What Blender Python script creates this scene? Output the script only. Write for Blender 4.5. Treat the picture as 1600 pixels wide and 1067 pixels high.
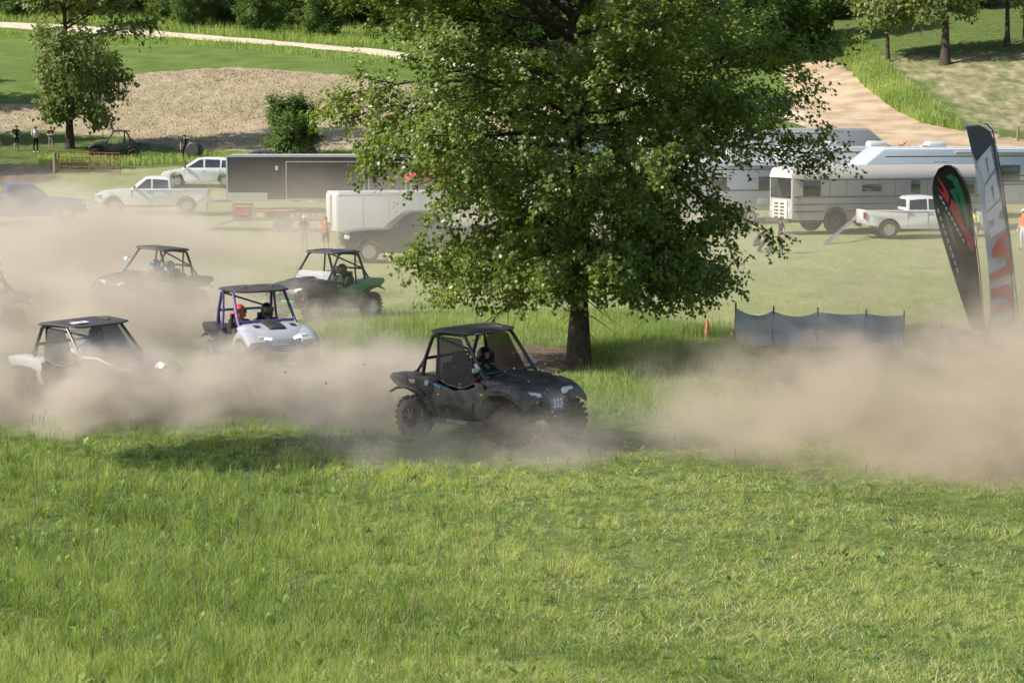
import bpy, bmesh, math, random
import numpy as np
from mathutils import Vector, Matrix, Euler

for o in list(bpy.data.objects):
    bpy.data.objects.remove(o)
sc = bpy.context.scene
C = sc.collection
R = math.radians
rnd = random.Random(7)
rng = np.random.default_rng(11)

# ------------------------------------------------------------------ camera
F = 3333.0                      # focal length in pixels of a 1600 px wide frame
HZ = 190.0                      # height of the horizon line in that frame
CAM = Vector((0, 0, 5.43))
PITCH = math.atan((533.5 - HZ) / F)
cd = bpy.data.cameras.new('camera')
cam = bpy.data.objects.new('camera', cd)
C.objects.link(cam)
cam.location = CAM
cam.rotation_euler = (R(90) - PITCH, 0, 0)
cd.sensor_width = 36.0
cd.lens = 36.0 * F / 1600.0
cd.clip_start = 0.5
cd.clip_end = 2000
cd.dof.use_dof = True
cd.dof.focus_distance = 34
cd.dof.aperture_fstop = 7.0
sc.camera = cam

# ------------------------------------------------------------------ sky and sun
SUN_EL = R(41)
SUN_TO = Vector((-0.960 * math.cos(SUN_EL), -0.280 * math.cos(SUN_EL), math.sin(SUN_EL))).normalized()
wd = bpy.data.worlds.new('World')
sc.world = wd
wd.use_nodes = True
wn = wd.node_tree
bg = wn.nodes['Background']
sky = wn.nodes.new('ShaderNodeTexSky')
sky.sky_type = 'NISHITA'
sky.sun_disc = False
sky.sun_elevation = SUN_EL
sky.sun_rotation = math.atan2(SUN_TO.x, SUN_TO.y)
sky.air_density = 1.0
sky.dust_density = 1.5
wn.links.new(sky.outputs[0], bg.inputs[0])
bg.inputs[1].default_value = 0.11
ld = bpy.data.lights.new('sun', 'SUN')
ld.energy = 5.0
ld.angle = R(0.55)
ld.color = (1.0, 0.95, 0.86)
sun = bpy.data.objects.new('sun', ld)
C.objects.link(sun)
sun.rotation_euler = (-SUN_TO).to_track_quat('-Z', 'Y').to_euler()
sun.location = SUN_TO * 60

sc.view_settings.view_transform = 'Standard'
sc.view_settings.look = 'None'
sc.view_settings.gamma = 1.0
sc.view_settings.use_curve_mapping = False
sc.view_settings.exposure = 0.48
cy = sc.cycles
cy.use_denoising = True
try:
    cy.denoiser = 'OPENIMAGEDENOISE'
except Exception:
    pass
cy.max_bounces = 5
cy.diffuse_bounces = 2
cy.glossy_bounces = 2
cy.transmission_bounces = 4
cy.transparent_max_bounces = 8
cy.volume_bounces = 1
cy.volume_max_steps = 64
cy.use_adaptive_sampling = True
cy.adaptive_threshold = 0.04
cy.caustics_reflective = False
cy.caustics_refractive = False
cy.sample_clamp_indirect = 5.0

# ------------------------------------------------------------------ terrain height
_PY = np.array([-200, -60, -30, 0, 8, 14, 20, 28, 36, 60, 95, 111, 128, 145, 165, 190, 222, 240, 260, 330, 420, 900], float)
_PZ = np.array([30, 13, 8.6, 3.8, 2.0, 0.95, 0.42, 0.06, 0, 0, 0.1, 0.6, 1.8, 3.4, 6.2, 10, 14.3, 17, 21, 37, 58, 120], float)
_PM = np.zeros_like(_PZ)
_d = np.diff(_PZ) / np.diff(_PY)
for i in range(1, len(_PZ) - 1):
    _PM[i] = 0 if _d[i - 1] * _d[i] <= 0 else 2 * _d[i - 1] * _d[i] / (_d[i - 1] + _d[i])
_PM[0], _PM[-1] = _d[0], _d[-1]
def prof(y):
    y = np.clip(np.asarray(y, float), -199.9, 899.9)
    i = np.clip(np.searchsorted(_PY, y) - 1, 0, len(_PY) - 2)
    h = _PY[i + 1] - _PY[i]; t = (y - _PY[i]) / h
    return ((2*t**3 - 3*t**2 + 1) * _PZ[i] + (t**3 - 2*t**2 + t) * h * _PM[i]
            + (-2*t**3 + 3*t**2) * _PZ[i + 1] + (t**3 - t**2) * h * _PM[i + 1])
def sstep(a, b, v):
    t = np.clip((np.asarray(v, float) - a) / (b - a), 0, 1)
    return t * t * (3 - 2 * t)
def H(x, y):
    x = np.asarray(x, float); y = np.asarray(y, float)
    z = prof(y)
    z = z + sstep(150, 215, y) * np.maximum(0, x - 22) * 0.13
    far = sstep(70, 190, y)
    z = z + far * (0.35 * np.sin(x * 0.11 + y * 0.05) + 0.25 * np.sin(x * 0.043 - y * 0.09 + 1.3))
    z = z + 0.05 * np.sin(x * 0.55 + 1.0) * np.sin(y * 0.47) + 0.03 * np.sin(x * 1.3 + y * 0.9)
    return z
def Hs(x, y):
    return float(H(x, y))
def pix_dir(px, py):
    v = Vector(((px - 800) / F, (533.5 - py) / F, -1.0))
    return cam.rotation_euler.to_matrix() @ v
def gp(px, py):
    """ground point seen at a pixel of the 1600 x 1067 frame"""
    d = pix_dir(px, py)
    lo = 12.0; t = lo
    while t < 600:
        p = CAM + d * t
        if p.z < Hs(p.x, p.y):
            break
        lo = t; t += 1.0
    hi = t
    for _ in range(24):
        m = (lo + hi) / 2; p = CAM + d * m
        if p.z < Hs(p.x, p.y): hi = m
        else: lo = m
    p = CAM + d * hi
    return Vector((p.x, p.y, Hs(p.x, p.y)))
def at_depth(px, y):
    x = (px - 800) / F * (y * math.cos(PITCH) )
    return Vector((x, y, Hs(x, y)))

# ------------------------------------------------------------------ materials
MATS = {}
def rgb(c):
    return (c[0], c[1], c[2], 1.0)
def mat(name, col, rough=0.6, metal=0.0, spec=0.5, noise=None, bump=None, coat=0.0, emit=None, dusty=0.0, alpha=1.0):
    """Principled material; noise=(scale, other colour, detail) mixes a second colour; dusty adds a tan film"""
    if name in MATS: return MATS[name]
    m = bpy.data.materials.new(name); m.use_nodes = True
    nt = m.node_tree; b = nt.nodes['Principled BSDF']; L = nt.links
    b.inputs['Roughness'].default_value = rough
    b.inputs['Metallic'].default_value = metal
    b.inputs['Specular IOR Level'].default_value = spec
    b.inputs['Coat Weight'].default_value = coat
    b.inputs['Coat Roughness'].default_value = 0.12
    b.inputs['Base Color'].default_value = rgb(col)
    b.inputs['Alpha'].default_value = alpha
    src = None
    tc = nt.nodes.new('ShaderNodeTexCoord')
    if noise:
        n = nt.nodes.new('ShaderNodeTexNoise'); n.inputs['Scale'].default_value = noise[0]
        n.inputs['Detail'].default_value = noise[2] if len(noise) > 2 else 4
        L.new(tc.outputs['Object'], n.inputs['Vector'])
        r = nt.nodes.new('ShaderNodeValToRGB'); r.color_ramp.elements[0].position = 0.38; r.color_ramp.elements[1].position = 0.62
        r.color_ramp.elements[0].color = rgb(col); r.color_ramp.elements[1].color = rgb(noise[1])
        L.new(n.outputs['Fac'], r.inputs['Fac']); src = r.outputs[0]
    if dusty:
        n = nt.nodes.new('ShaderNodeTexNoise'); n.inputs['Scale'].default_value = 3.2; n.inputs['Detail'].default_value = 6
        L.new(tc.outputs['Object'], n.inputs['Vector'])
        mr = nt.nodes.new('ShaderNodeMapRange'); mr.inputs[1].default_value = 0.3; mr.inputs[2].default_value = 0.8
        mr.inputs[3].default_value = dusty * 0.35; mr.inputs[4].default_value = dusty
        L.new(n.outputs['Fac'], mr.inputs[0])
        mx = nt.nodes.new('ShaderNodeMix'); mx.data_type = 'RGBA'
        L.new(mr.outputs[0], mx.inputs[0])
        mx.inputs[6].default_value = rgb(col); mx.inputs[7].default_value = (0.30, 0.24, 0.18, 1)
        if src: L.new(src, mx.inputs[6])
        src = mx.outputs[2]
        mr2 = nt.nodes.new('ShaderNodeMapRange'); mr2.inputs[3].default_value = rough; mr2.inputs[4].default_value = min(1, rough + 0.35)
        L.new(mr.outputs[0], mr2.inputs[0]); L.new(mr2.outputs[0], b.inputs['Roughness'])
    if src: L.new(src, b.inputs['Base Color'])
    if bump:
        n = nt.nodes.new('ShaderNodeTexNoise'); n.inputs['Scale'].default_value = bump[0]; n.inputs['Detail'].default_value = 5
        L.new(tc.outputs['Object'], n.inputs['Vector'])
        bp = nt.nodes.new('ShaderNodeBump'); bp.inputs['Strength'].default_value = bump[1]; bp.inputs['Distance'].default_value = bump[2] if len(bump) > 2 else 0.02
        L.new(n.outputs['Fac'], bp.inputs['Height']); L.new(bp.outputs[0], b.inputs['Normal'])
    if emit:
        b.inputs['Emission Color'].default_value = rgb(emit[0]); b.inputs['Emission Strength'].default_value = emit[1]
    MATS[name] = m
    return m
def foliage_mat(name, ramp, trans=0.35, rough=0.45, spec=0.4, tcol=None):
    """leaf / blade material: colour from the 'var' attribute of each leaf, some light comes through"""
    m = bpy.data.materials.new(name); m.use_nodes = True
    nt = m.node_tree; L = nt.links; b = nt.nodes['Principled BSDF']; out = nt.nodes['Material Output']
    a = nt.nodes.new('ShaderNodeAttribute'); a.attribute_name = 'var'
    r = nt.nodes.new('ShaderNodeValToRGB')
    e = r.color_ramp.elements
    while len(e) < len(ramp): e.new(0.5)
    for k, (p, c) in enumerate(ramp):
        e[k].position = p; e[k].color = rgb(c)
    L.new(a.outputs['Fac'], r.inputs['Fac'])
    L.new(r.outputs[0], b.inputs['Base Color'])
    b.inputs['Roughness'].default_value = rough
    b.inputs['Specular IOR Level'].default_value = spec
    t = nt.nodes.new('ShaderNodeBsdfTranslucent')
    hs = nt.nodes.new('ShaderNodeMix'); hs.data_type = 'RGBA'; hs.blend_type = 'MULTIPLY'; hs.inputs[0].default_value = 1.0
    L.new(r.outputs[0], hs.inputs[6]); hs.inputs[7].default_value = rgb(tcol or (1.5, 1.5, 0.6))
    L.new(hs.outputs[2], t.inputs[0])
    mx = nt.nodes.new('ShaderNodeMixShader'); mx.inputs[0].default_value = trans
    L.new(b.outputs[0], mx.inputs[1]); L.new(t.outputs[0], mx.inputs[2])
    L.new(mx.outputs[0], out.inputs['Surface'])
    MATS[name] = m
    return m

# ------------------------------------------------------------------ object helpers
def tag(o, label=None, cat=None, group=None, kind=None):
    if label: o['label'] = label
    if cat: o['category'] = cat
    if group: o['group'] = group
    if kind: o['kind'] = kind
    return o
def empty(name, loc=(0, 0, 0), rz=0.0, label=None, cat=None, group=None):
    o = bpy.data.objects.new(name, None); C.objects.link(o)
    o.location = loc; o.rotation_euler = (0, 0, rz); o.empty_display_size = 0.2
    return tag(o, label, cat, group)
def link(name, me, m=None, parent=None):
    o = bpy.data.objects.new(name, me); C.objects.link(o)
    if m is not None and not me.materials:
        for q in (m if isinstance(m, (list, tuple)) else [m]): me.materials.append(q)
    if parent is not None: o.parent = parent
    return o
def place_copy(src, parent=None):
    c = src.copy(); C.objects.link(c); c.parent = parent
    for ch in src.children: place_copy(ch, c)
    return c
def fast_mesh(name, verts, faces_flat, sizes, var=None, smooth=False):
    """numpy mesh: verts (n,3), flat loop indices, face sizes"""
    me = bpy.data.meshes.new(name)
    me.vertices.add(len(verts)); me.vertices.foreach_set('co', np.ascontiguousarray(verts, np.float32).ravel())
    me.loops.add(len(faces_flat)); me.loops.foreach_set('vertex_index', np.ascontiguousarray(faces_flat, np.int32))
    me.polygons.add(len(sizes))
    st = np.concatenate([[0], np.cumsum(sizes)[:-1]]).astype(np.int32)
    me.polygons.foreach_set('loop_start', st); me.polygons.foreach_set('loop_total', np.asarray(sizes, np.int32))
    me.polygons.foreach_set('use_smooth', np.full(len(sizes), smooth, bool))
    me.update(calc_edges=True)
    if var is not None:
        a = me.attributes.new('var', 'FLOAT', 'FACE'); a.data.foreach_set('value', np.ascontiguousarray(var, np.float32))
    return me

class G:
    """collects shapes of one part and links them as one mesh"""
    def __init__(s): s.v = []; s.f = []
    def add(s, vs, fs):
        b = len(s.v); s.v += [Vector(p) for p in vs]; s.f += [tuple(i + b for i in f) for f in fs]; return s
    def box(s, c, size, rot=None, taper=None):
        hx, hy, hz = size[0] / 2, size[1] / 2, size[2] / 2
        vs = [Vector((x * hx, y * hy, z * hz)) for z in (-1, 1) for y in (-1, 1) for x in (-1, 1)]
        if taper:
            for k in range(4, 8): vs[k].x *= taper[0]; vs[k].y *= taper[1]
        if rot is not None:
            m = Euler(rot).to_matrix(); vs = [m @ p for p in vs]
        c = Vector(c)
        return s.add([p + c for p in vs], [(0, 2, 3, 1), (4, 5, 7, 6), (0, 1, 5, 4), (1, 3, 7, 5), (3, 2, 6, 7), (2, 0, 4, 6)])
    def tube(s, pts, r, n=8, caps=True):
        pts = [Vector(p) for p in pts]; rs = r if isinstance(r, (list, tuple)) else [r] * len(pts)
        vs = []; up = Vector((0.13, 0.21, 0.97)).normalized(); prev = None
        for i, p in enumerate(pts):
            d = (pts[min(i + 1, len(pts) - 1)] - pts[max(i - 1, 0)]).normalized()
            if prev is None:
                u = d.cross(up)
                if u.length < 1e-3: u = d.cross(Vector((1, 0, 0)))
                u.normalize()
            else:
                u = prev - d * prev.dot(d); u.normalize()
            prev = u; w = d.cross(u)
            for k in range(n):
                a = 2 * math.pi * k / n
                vs.append(p + (u * math.cos(a) + w * math.sin(a)) * rs[i])
        fs = []
        for i in range(len(pts) - 1):
            for k in range(n):
                k2 = (k + 1) % n
                fs.append((i * n + k, i * n + k2, (i + 1) * n + k2, (i + 1) * n + k))
        if caps:
            fs.append(tuple(range(n - 1, -1, -1))); fs.append(tuple(range((len(pts) - 1) * n, len(pts) * n)))
        return s.add(vs, fs)
    def loft(s, secs, caps=True):
        n = len(secs[0]); vs = [p for q in secs for p in q]; fs = []
        for i in range(len(secs) - 1):
            for k in range(n):
                k2 = (k + 1) % n
                fs.append((i * n + k, (i + 1) * n + k, (i + 1) * n + k2, i * n + k2))
        if caps:
            fs.append(tuple(range(n))); fs.append(tuple(range(len(vs) - 1, len(vs) - 1 - n, -1)))
        return s.add(vs, fs)
    def plate(s, poly, axis, lo, hi):
        """2D polygon extruded along axis ('y': poly is x,z; 'x': y,z; 'z': x,y); lo/hi are numbers or functions of the point"""
        fl = lo if callable(lo) else (lambda a, b: lo); fh = hi if callable(hi) else (lambda a, b: hi)
        def P(a, b, t): return (a, t, b) if axis == 'y' else ((t, a, b) if axis == 'x' else (a, b, t))
        n = len(poly)
        vs = [P(a, b, fl(a, b)) for a, b in poly] + [P(a, b, fh(a, b)) for a, b in poly]
        fs = [tuple(range(n)), tuple(range(2 * n - 1, n - 1, -1))]
        for k in range(n):
            k2 = (k + 1) % n; fs.append((k, n + k, n + k2, k2))
        return s.add(vs, fs)
    def lathe(s, prof_, n=20, axis='y', c=(0, 0, 0), closed=False):
        vs = []; c = Vector(c)
        for k in range(n):
            a = 2 * math.pi * k / n
            for r_, t in prof_:
                q = (r_ * math.cos(a), t, r_ * math.sin(a)) if axis == 'y' else ((r_ * math.cos(a), r_ * math.sin(a), t) if axis == 'z' else (t, r_ * math.cos(a), r_ * math.sin(a)))
                vs.append(Vector(q) + c)
        m = len(prof_); fs = []
        for k in range(n):
            k2 = (k + 1) % n
            for j in range(m if closed else m - 1):
                j2 = (j + 1) % m
                fs.append((k * m + j, k * m + j2, k2 * m + j2, k2 * m + j))
        return s.add(vs, fs)
    def ball(s, c, r, n=12, m=8):
        rx, ry, rz = r if isinstance(r, (tuple, list)) else (r, r, r)
        c = Vector(c); vs = [c + Vector((0, 0, rz))]
        for i in range(1, m):
            t = math.pi * i / m
            for k in range(n):
                a = 2 * math.pi * k / n
                vs.append(c + Vector((rx * math.sin(t) * math.cos(a), ry * math.sin(t) * math.sin(a), rz * math.cos(t))))
        vs.append(c - Vector((0, 0, rz))); fs = []
        for k in range(n): fs.append((0, 1 + k, 1 + (k + 1) % n))
        for i in range(m - 2):
            for k in range(n):
                a, b2 = 1 + i * n + k, 1 + i * n + (k + 1) % n
                fs.append((a, a + n, b2 + n, b2))
        e = len(vs) - 1
        for k in range(n): fs.append((e, 1 + (m - 2) * n + (k + 1) % n, 1 + (m - 2) * n + k))
        return s.add(vs, fs)
    def mesh(s, name, bevel=0.0, seg=2, smooth=35, sub=0):
        bm = bmesh.new()
        vs = [bm.verts.new(p) for p in s.v]
        for f in s.f:
            try: bm.faces.new([vs[i] for i in f])
            except ValueError: pass
        bmesh.ops.recalc_face_normals(bm, faces=bm.faces)
        if bevel > 0:
            es = [e for e in bm.edges if len(e.link_faces) == 2 and e.calc_face_angle(0) > R(28)]
            bmesh.ops.bevel(bm, geom=es, offset=bevel, segments=seg, profile=0.6, affect='EDGES', clamp_overlap=True)
        if sub:
            bmesh.ops.subdivide_edges(bm, edges=bm.edges, cuts=sub, use_grid_fill=True)
        me = bpy.data.meshes.new(name); bm.to_mesh(me); bm.free()
        if smooth:
            me.polygons.foreach_set('use_smooth', [True] * len(me.polygons))
            me.set_sharp_from_angle(angle=R(smooth))
        return me
    def build(s, name, m, parent=None, **k):
        return link(name, s.mesh(name, **k), m, parent)

def sup(x, hw, zb, zt, n=20, p=3.5, yc=0.0, ptop=None):
    """rounded cross-section in the y-z plane at x"""
    zc, hz = (zb + zt) / 2, (zt - zb) / 2; out = []
    for k in range(n):
        a = 2 * math.pi * (k + 0.5) / n; ca, sa = math.cos(a), math.sin(a)
        q = (ptop if (ptop and sa > 0) else p)
        out.append((x, yc + hw * math.copysign(abs(ca) ** (2 / q), ca), zc + hz * math.copysign(abs(sa) ** (2 / q), sa)))
    return out
def text_obj(name, txt, size, m, parent, mw, extrude=0.002, xscale=1.0, bold=0.0, mirror=False):
    cu = bpy.data.curves.new('t', 'FONT'); cu.body = txt; cu.size = size; cu.align_x = 'CENTER'; cu.align_y = 'CENTER'
    cu.extrude = extrude; cu.offset = bold; cu.resolution_u = 3
    o = bpy.data.objects.new('t', cu); C.objects.link(o)
    dg = bpy.context.evaluated_depsgraph_get()
    me = bpy.data.meshes.new_from_object(o.evaluated_get(dg)); me.name = name
    bpy.data.objects.remove(o); bpy.data.curves.remove(cu)
    me.transform(Matrix.Diagonal((-xscale if mirror else xscale, 1, 1, 1)))
    me.transform(mw)
    me.materials.clear()
    return link(name, me, m, parent)
def frame(o, xa, ya):
    """matrix that puts text on a plane: origin o, reading direction xa, up direction ya"""
    xa = Vector(xa).normalized(); ya = Vector(ya); ya = (ya - xa * ya.dot(xa)).normalized(); za = xa.cross(ya)
    return Matrix(((xa.x, ya.x, za.x, o[0]), (xa.y, ya.y, za.y, o[1]), (xa.z, ya.z, za.z, o[2]), (0, 0, 0, 1)))

# ================================================================== GROUND
def poly_mask(pts, x, y):
    """points inside a polygon (world x, y)"""
    inside = np.zeros(x.shape, bool); n = len(pts)
    for i in range(n):
        x1, y1 = pts[i]; x2, y2 = pts[(i + 1) % n]
        c = ((y1 > y) != (y2 > y)) & (x < (x2 - x1) * (y - y1) / (y2 - y1 + 1e-12) + x1)
        inside ^= c
    return inside
def gpoly(pix):
    return [(q.x, q.y) for q in (gp(*p) for p in pix)]
def blur(a, k):
    for _ in range(k):
        a = (np.pad(a, 1, mode='edge')[:-2, 1:-1] + np.pad(a, 1, mode='edge')[2:, 1:-1] + np.pad(a, 1, mode='edge')[1:-1, :-2] + np.pad(a, 1, mode='edge')[1:-1, 2:] + 2 * a) / 6
    return a
gx = np.concatenate([np.linspace(-420, -76, 20), np.arange(-72, 72.1, 1.0), np.linspace(76, 420, 20)])
gy = np.concatenate([np.linspace(-160, -4, 14), np.arange(0, 60, 0.75), np.arange(60, 270, 1.0), np.linspace(272, 880, 40)])
X, Y = np.meshgrid(gx, gy)
Z = H(X, Y)
nx, ny = len(gx), len(gy)
idx = np.arange(nx * ny).reshape(ny, nx)
quads = np.stack([idx[:-1, :-1], idx[:-1, 1:], idx[1:, 1:], idx[1:, :-1]], -1).reshape(-1, 4)
gme = fast_mesh('ground', np.stack([X, Y, Z], -1).reshape(-1, 3), quads.ravel(), np.full(len(quads), 4), smooth=True)
# what grows where: r = stubble, g = pale mown field, b = bare brown ground, a = lush green
stub = poly_mask(gpoly([(-300, 140), (60, 142), (200, 118), (330, 106), (420, 108), (540, 118), (760, 135), (900, 175), (820, 225), (560, 236), (300, 236), (200, 215), (90, 205), (-300, 215)]), X, Y).astype(float)
mown = poly_mask(gpoly([(-900, 560), (300, 520), (560, 492), (760, 486), (1000, 492), (1200, 520), (2600, 560), (2600, 236), (1300, 240), (700, 246), (250, 262), (-900, 275)]), X, Y).astype(float)
bare_brown = poly_mask(gpoly([(-60, 262), (60, 258), (95, 268), (80, 285), (-60, 298)]), X, Y).astype(float)
bare_brown += poly_mask(gpoly([(570, 556), (680, 540), (880, 540), (960, 552), (900, 580), (700, 588), (570, 578)]), X, Y)  # bare brown patch by the oak, behind the lead buggy
bare_brown += poly_mask(gpoly([(900, 706), (1250, 690), (1700, 700), (1700, 765), (1400, 752), (1100, 722)]), X, Y) * 0.30
bare_brown += poly_mask(gpoly([(-200, 660), (250, 650), (640, 640), (900, 690), (640, 700), (250, 690), (-200, 700)]), X, Y) * 0.35
lush = poly_mask(gpoly([(-300, 158), (60, 163), (200, 116), (330, 104), (420, 106), (540, 116), (900, 170), (1080, 180), (1290, 190), (1290, 120), (1000, 105), (500, 60), (0, 30), (-300, 20)]), X, Y).astype(float)
lush += poly_mask(gpoly([(1305, 60), (1345, 62), (1400, 120), (1475, 175), (1505, 208), (1440, 196), (1385, 165), (1335, 120)]), X, Y) * 0.8
drytop = poly_mask(gpoly([(1345, 90), (1660, 80), (1660, 205), (1510, 205), (1470, 165), (1400, 112)]), X, Y).astype(float)
cols = np.stack([blur(np.maximum(stub, drytop * 0.5), 2), blur(mown, 3), blur(np.clip(bare_brown, 0, 1), 2), blur(np.clip(lush, 0, 1), 2)], -1).reshape(-1, 4)
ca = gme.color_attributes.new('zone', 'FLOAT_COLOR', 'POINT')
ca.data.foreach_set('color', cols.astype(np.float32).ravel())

def ground_material():
    m = bpy.data.materials.new('ground_mat'); m.use_nodes = True
    nt = m.node_tree; L = nt.links; N = nt.nodes; b = N['Principled BSDF']
    b.inputs['Roughness'].default_value = 0.95; b.inputs['Specular IOR Level'].default_value = 0.15
    geo = N.new('ShaderNodeNewGeometry'); z = N.new('ShaderNodeAttribute'); z.attribute_name = 'zone'
    sep = N.new('ShaderNodeSeparateColor'); L.new(z.outputs['Color'], sep.inputs[0])
    def noise(s, d=5, stretch=None):
        n = N.new('ShaderNodeTexNoise'); n.inputs['Scale'].default_value = s; n.inputs['Detail'].default_value = d; n.inputs['Roughness'].default_value = 0.65
        if stretch:
            mp = N.new('ShaderNodeMapping'); mp.inputs['Scale'].default_value = stretch; L.new(geo.outputs['Position'], mp.inputs[0]); L.new(mp.outputs[0], n.inputs['Vector'])
        else: L.new(geo.outputs['Position'], n.inputs['Vector'])
        return n.outputs['Fac']
    def ramp(f, stops):
        r = N.new('ShaderNodeValToRGB'); e = r.color_ramp.elements
        while len(e) < len(stops): e.new(0.5)
        for k, (p, c) in enumerate(stops): e[k].position = p; e[k].color = rgb(c)
        L.new(f, r.inputs[0]); return r.outputs[0]
    def mix(f, a, c):
        x = N.new('ShaderNodeMix'); x.data_type = 'RGBA'; L.new(f, x.inputs[0]); L.new(a, x.inputs[6]); L.new(c, x.inputs[7]); return x.outputs[2]
    def edge(ch, n, lo=0.36, hi=0.62, amt=0.55):
        a = N.new('ShaderNodeMath'); a.operation = 'MULTIPLY_ADD'; L.new(n, a.inputs[0]); a.inputs[1].default_value = amt; a.inputs[2].default_value = -amt / 2
        s = N.new('ShaderNodeMath'); s.operation = 'ADD'; L.new(ch, s.inputs[0]); L.new(a.outputs[0], s.inputs[1])
        r = N.new('ShaderNodeMapRange'); r.interpolation_type = 'SMOOTHSTEP'; r.inputs[1].default_value = lo; r.inputs[2].default_value = hi; L.new(s.outputs[0], r.inputs[0])
        return r.outputs[0]
    n1 = noise(0.35, 6); n2 = noise(2.2, 6); n3 = noise(0.9, 6, (1, 0.35, 1)); n4 = noise(9.0, 4); nb = noise(0.08, 3)
    grass = ramp(n2, [(0.3, (0.050, 0.075, 0.020)), (0.55, (0.105, 0.145, 0.038)), (0.75, (0.19, 0.20, 0.075))])
    pale = mix(n1, ramp(n2, [(0.3, (0.145, 0.180, 0.062)), (0.7, (0.265, 0.275, 0.115))]), ramp(n3, [(0.35, (0.20, 0.22, 0.085)), (0.65, (0.34, 0.315, 0.17))]))
    stubc = ramp(n3, [(0.30, (0.17, 0.18, 0.065)), (0.42, (0.27, 0.23, 0.125)), (0.55, (0.38, 0.31, 0.20)), (0.70, (0.48, 0.40, 0.28))])
    fine = ramp(n4, [(0.35, (0.19, 0.145, 0.085)), (0.65, (0.43, 0.34, 0.23))])
    x = N.new('ShaderNodeMix'); x.data_type = 'RGBA'; x.inputs[0].default_value = 0.4; L.new(stubc, x.inputs[6]); L.new(fine, x.inputs[7]); stubc = x.outputs[2]
    bare_brownc = ramp(n2, [(0.3, (0.075, 0.052, 0.034)), (0.55, (0.15, 0.108, 0.072)), (0.75, (0.27, 0.205, 0.14))])
    lushc = ramp(n1, [(0.3, (0.075, 0.120, 0.025)), (0.55, (0.115, 0.170, 0.036)), (0.75, (0.18, 0.21, 0.06))])
    c = mix(edge(sep.outputs[1], n1), grass, pale)
    c = mix(edge(sep.outputs[0], n3, 0.25, 0.75, 0.9), c, stubc)
    c = mix(edge(z.outputs['Alpha'], n1), c, lushc)
    c = mix(edge(sep.outputs[2], n2, 0.3, 0.7, 0.7), c, bare_brownc)
    L.new(c, b.inputs['Base Color'])
    bp = N.new('ShaderNodeBump'); bp.inputs['Strength'].default_value = 0.7; bp.inputs['Distance'].default_value = 0.12
    L.new(n2, bp.inputs['Height']); bp2 = N.new('ShaderNodeBump'); bp2.inputs['Strength'].default_value = 0.6; bp2.inputs['Distance'].default_value = 0.05
    L.new(n4, bp2.inputs['Height']); L.new(bp.outputs[0], bp2.inputs['Normal']); L.new(bp2.outputs[0], b.inputs['Normal'])
    return m
ground = link('ground', gme, ground_material())
tag(ground, 'grassy valley floor rising to a hillside of stubble and green pasture', 'ground', kind='structure')

def strip(name, centre_pix, widths, m, lift=0.05, jag=0.25, n=90):
    """a track draped on the terrain along pixels of its centre line"""
    P = [gp(*p) for p in centre_pix]; t = np.linspace(0, len(P) - 1, n); ctr = []
    px = np.array([p.x for p in P]); py_ = np.array([p.y for p in P]); k = np.arange(len(P))
    cx = np.interp(t, k, px); cyy = np.interp(t, k, py_); w = np.interp(t, k, widths)
    for _ in range(6):
        cx[1:-1] = (cx[:-2] + 2 * cx[1:-1] + cx[2:]) / 4; cyy[1:-1] = (cyy[:-2] + 2 * cyy[1:-1] + cyy[2:]) / 4
    dx, dy = np.gradient(cx), np.gradient(cyy); l = np.hypot(dx, dy); nxx, nyy = -dy / l, dx / l
    vs = []; fs = []; rr = random.Random(len(name)); M = 9
    for i in range(n):
        el, er = w[i] / 2 + rr.uniform(-jag, jag), w[i] / 2 + rr.uniform(-jag, jag)
        for j in range(M):
            u = -el + (el + er) * j / (M - 1); x, y = cx[i] + nxx[i] * u, cyy[i] + nyy[i] * u
            vs.append((x, y, Hs(x, y) + (lift if 0 < j < M - 1 else -0.05)))
    for i in range(n - 1):
        for j in range(M - 1):
            a = i * M + j; fs.append((a, a + 1, a + M + 1, a + M))
    return G().add(vs, fs).build(name, m, smooth=60)
gravel = mat('gravel_mat', (0.50, 0.41, 0.30), 0.95, spec=0.1, noise=(1.2, (0.62, 0.53, 0.41), 6), bump=(6, 0.5, 0.05))
dirtm = mat('dirt_track_mat', (0.36, 0.26, 0.165), 0.95, spec=0.1, noise=(0.45, (0.50, 0.39, 0.265), 7), bump=(3, 0.6, 0.1))
tag(strip('gravel_road', [(-260, 30), (0, 38), (240, 51), (510, 75), (700, 97), (900, 126), (1080, 158), (1220, 178), (1330, 190)], [4.2] * 9, gravel, 0.07), 'pale gravel road running across the hillside below the wood', 'road', kind='structure')
tag(strip('dirt_track', [(1265, 100), (1290, 128), (1312, 160), (1345, 192), (1430, 215), (1540, 230), (1700, 240)], [4.5, 6.5, 9, 11, 10, 9, 8], dirtm, 0.11, 0.7), 'wide tan dirt track bending down the hillside behind the campers', 'track', kind='structure')

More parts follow.
